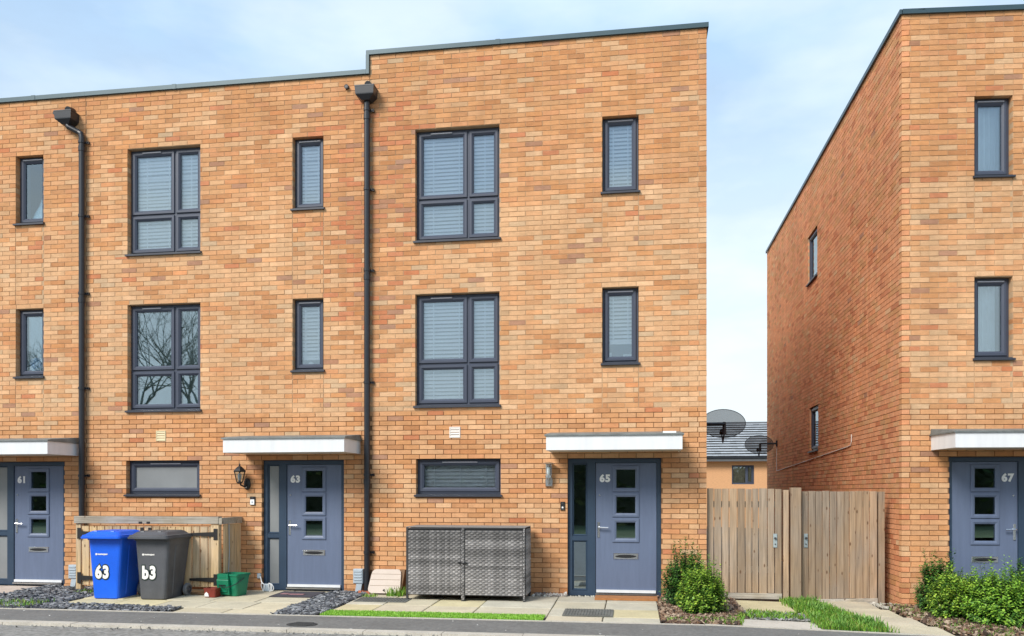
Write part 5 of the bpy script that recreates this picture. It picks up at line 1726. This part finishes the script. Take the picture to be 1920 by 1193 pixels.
shrub(4.10, -0.42, 0.32, 0.28, 0.76, 300, DK, DN, 'dark green upright shrub at the left of the door of number 67', 23, 0.027, 0.8)
shrub(4.16, -0.85, 0.38, 0.30, 0.62, 380, MG, BR, 'yellow green shrub in front of the dark one by number 67', 24, 0.028, 0.4)
shrub(4.52, -1.16, 0.47, 0.38, 0.68, 520, [(0.075, 0.20, 0.026), (0.105, 0.24, 0.034)], [(0.26, 0.48, 0.055), (0.33, 0.54, 0.06)], 'large bright green shrub in front of the door of number 67', 25, 0.027, 0.5)
shrub(5.15, -0.55, 0.32, 0.3, 0.80, 160, DK, DN, 'dark shrub at the right edge of the picture, right of the door of number 67', 26, 0.027, 0.7)
# plant label by the corner of 67
single(MB().loft([[(3.885, -0.45, gz(3.9, -0.45) - 0.02), (3.935, -0.45, gz(3.9, -0.45) - 0.02), (3.935, -0.447, gz(3.9, -0.45) - 0.02), (3.885, -0.447, gz(3.9, -0.45) - 0.02)],
                  [(3.875, -0.43, gz(3.9, -0.45) + 0.10), (3.945, -0.43, gz(3.9, -0.45) + 0.10), (3.945, -0.427, gz(3.9, -0.45) + 0.10), (3.875, -0.427, gz(3.9, -0.45) + 0.10)]]), 'plant_tag', M['paper'], 'small white plant tag under the dark shrub at number 67', 'tag', (3.91, -0.45, gz(3.9, -0.45)))

# ------------------------------------------------------------------ the house seen through the gap
FY = 30.0
h = thing('far_house', 'far pale brick house with grey tiled roof seen between the two houses', 'house', (6.0, FY, -0.3))
wn = (4.99, 6.08, 1.90, 2.86)
part(mortar(-3.0, 14.0, -0.5, 3.06, [wn], FY, FY + 0.25, 0.0), 'wall', M['far_brick'], h)
wo = part(MB().ring(wn[0], wn[1], wn[2], wn[3], 0.075, FY + 0.05, FY + 0.13, 0.3), 'window', M['frame'], h)
part(MB().box(5.66, 5.74, FY + 0.055, FY + 0.12, wn[2] + 0.07, wn[3] - 0.07), 'mullion', M['frame'], wo)
part(MB().ring(5.74, 6.01, wn[2] + 0.08, wn[3] - 0.08, 0.05, FY + 0.045, FY + 0.11, 0.3), 'sash', M['frame'], wo)
part(MB().box(wn[0] + 0.07, 5.66, FY + 0.09, FY + 0.10, wn[2] + 0.07, wn[3] - 0.07), 'pane', M['glass'], wo)
part(MB().box(5.78, 5.97, FY + 0.09, FY + 0.10, wn[2] + 0.12, wn[3] - 0.12), 'pane', M['glass'], wo)
part(MB().box(wn[0] + 0.06, wn[1] - 0.06, FY + 0.16, FY + 0.165, wn[2] + 0.06, wn[3] - 0.06), 'net_curtain', M['beige_blind'], wo)
part(MB().box(-3.3, 14.3, FY - 0.36, FY - 0.34, 3.06, 3.20).box(-3.3, 14.3, FY - 0.34, FY - 0.003, 3.06, 3.075), 'fascia', M['white'], h)
part(MB().box(-3.3, 14.3, FY - 0.46, FY - 0.362, 3.20, 3.29), 'gutter', M['pipe'], h)
rows = 14
pit = 3.9
rf = part(MB().loft([[(-3.2, FY - 0.40, 3.22), (14.2, FY - 0.40, 3.22), (14.2, FY + pit, 5.24), (-3.2, FY + pit, 5.24)], [(-3.2, FY - 0.40, 3.05), (14.2, FY - 0.40, 3.05), (14.2, FY + pit, 5.05), (-3.2, FY + pit, 5.05)]]), 'roof', M['tile'], h)
tl = MB()
rq = random.Random(9)
for r in range(rows):
    ya, yb = FY - 0.42 + (pit + 0.42) * r / rows, FY - 0.42 + (pit + 0.42) * (r + 1.12) / rows
    za, zb = 3.255 + 2.02 * r / rows, 3.235 + 2.02 * (r + 1.12) / rows
    x = -3.2 - (0.15 if r % 2 else 0)
    while x < 14.2:
        v = rq.uniform(0.85, 1.12)
        c = (0.38 * v, 0.40 * v, 0.42 * v)
        xe = x + 0.295
        lift = 0.085 + rq.uniform(-0.004, 0.004)
        tl.loft([[(x, ya - 0.03, za + lift - 0.025), (xe, ya - 0.03, za + lift - 0.025), (xe, ya - 0.03, za + lift), (x, ya - 0.03, za + lift)], [(x, yb, zb), (xe, yb, zb), (xe, yb, zb + 0.02), (x, yb, zb + 0.02)]], True, False, c)
        x += 0.30
M['tile_attr'] = mat('roof_tile_many', None, 0.75, 0.08, 5, src='attr')
part(tl, 'roof_tiles', M['tile_attr'], rf, kind='stuff')
part(MB().tube([(-3.2, FY + pit, 5.26), (5.99, FY + pit, 5.26), (14.2, FY + pit, 5.26)], 0.11, 8), 'ridge', M['tile'], rf)

# ------------------------------------------------------------------ across the street: what the panes mirror
def bare_tree(x, y, h_, label, seed):
    rq = random.Random(seed)
    t = thing('bare_tree', label, 'tree', (x, y, 0), 'bare trees mirrored in the windows')
    tr, br = MB(), MB()
    def grow(p, d, l, r, lev):
        q = p + d * l
        k = p.lerp(q, 0.5) + Vector((rq.gauss(0, 0.05), rq.gauss(0, 0.05), 0)) * l
        (tr if lev == 0 else br).tube([p, k, q], [r, r * 0.85, r * 0.68], 7 if lev == 0 else (5 if lev < 3 else 3), cap=False)
        if lev >= 7 or r < 0.004: return
        n = 2 if rq.random() < 0.35 else 3
        for i in range(n):
            e = (d + Vector((rq.gauss(0, 0.42), rq.gauss(0, 0.42), rq.gauss(0.10, 0.22)))).normalized()
            grow(q, e, l * rq.uniform(0.62, 0.86), r * rq.uniform(0.52, 0.70), lev + 1)
    grow(Vector((x, y, -0.1)), Vector((0, 0, 1)), h_ * 0.20, h_ * 0.0135, 0)
    part(tr, 'trunk', M['tree_bark'], t)
    part(br, 'branches', M['tree_bark'], t)
for i, (x, y, h_, lb) in enumerate(((-18.5, -20.5, 13.5, 'bare tree mirrored in the middle window above the wheelie bins'), (-24.5, -23, 14.5, 'bare tree mirrored at the left of the middle window above the bins'),
                                    (-29.5, -22, 14, 'bare tree mirrored in the window beside the blue balloon'), (-12.0, -25, 8.5, 'low bare tree mirrored in the lowest panes above the rattan store'))):
    bare_tree(x, y, h_, lb, 31 + i)
hg = MB()
rq = random.Random(44)
for k in range(26000):
    x = rq.uniform(-34, 22)
    hh = 4.3 + 0.6 * math.sin(x * 0.7) + 0.5 * math.sin(x * 1.9 + 1)
    z = rq.uniform(0, 1) ** 0.8 * hh
    y = -24.5 + rq.gauss(0, 0.55) * (1 - 0.5 * z / hh)
    s = rq.uniform(0.13, 0.26)
    c = rq.choice([(0.05, 0.09, 0.02), (0.09, 0.13, 0.03), (0.18, 0.19, 0.06), (0.025, 0.045, 0.012)])
    a, b = rq.uniform(0, 6.28), rq.uniform(-1, 1)
    u = Vector((math.cos(a), math.sin(a), b)).normalized() * s
    v = Vector((-math.sin(a), math.cos(a), rq.uniform(-1, 1))).normalized() * s * 0.6
    p = Vector((x, y, z))
    hg.quad(p - u, p + v, p + u, p - v, c)
hd = thing('hedge', 'long dark hedge across the street mirrored in the door panes', 'hedge', (-6, -24.5, 0))
part(hg, 'foliage', M['leaf'], hd)
M['hedge_core'] = mat('hedge_blocker_dark', (0.025, 0.032, 0.012), 0.95, 0.5, 3)  # solid dark core, added to keep bright sky gaps out of the reflections
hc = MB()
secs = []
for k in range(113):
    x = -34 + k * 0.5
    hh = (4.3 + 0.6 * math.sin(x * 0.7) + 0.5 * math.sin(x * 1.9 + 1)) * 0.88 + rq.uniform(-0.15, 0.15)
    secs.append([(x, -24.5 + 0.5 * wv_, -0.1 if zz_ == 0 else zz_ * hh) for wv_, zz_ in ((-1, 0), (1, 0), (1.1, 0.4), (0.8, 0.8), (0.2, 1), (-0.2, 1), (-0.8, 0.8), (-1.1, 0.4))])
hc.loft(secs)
part(hc, 'sky_gap_blocker', M['hedge_core'], hd)
st_ = MB()
for k in range(60):
    x = -34 + k * 0.95 + rq.uniform(-0.2, 0.2)
    st_.tube([(x, -24.5, -0.1), (x + rq.gauss(0, 0.15), -24.5, 2.4)], [0.05, 0.02], 5)
part(st_, 'stems', M['bark'], hd)
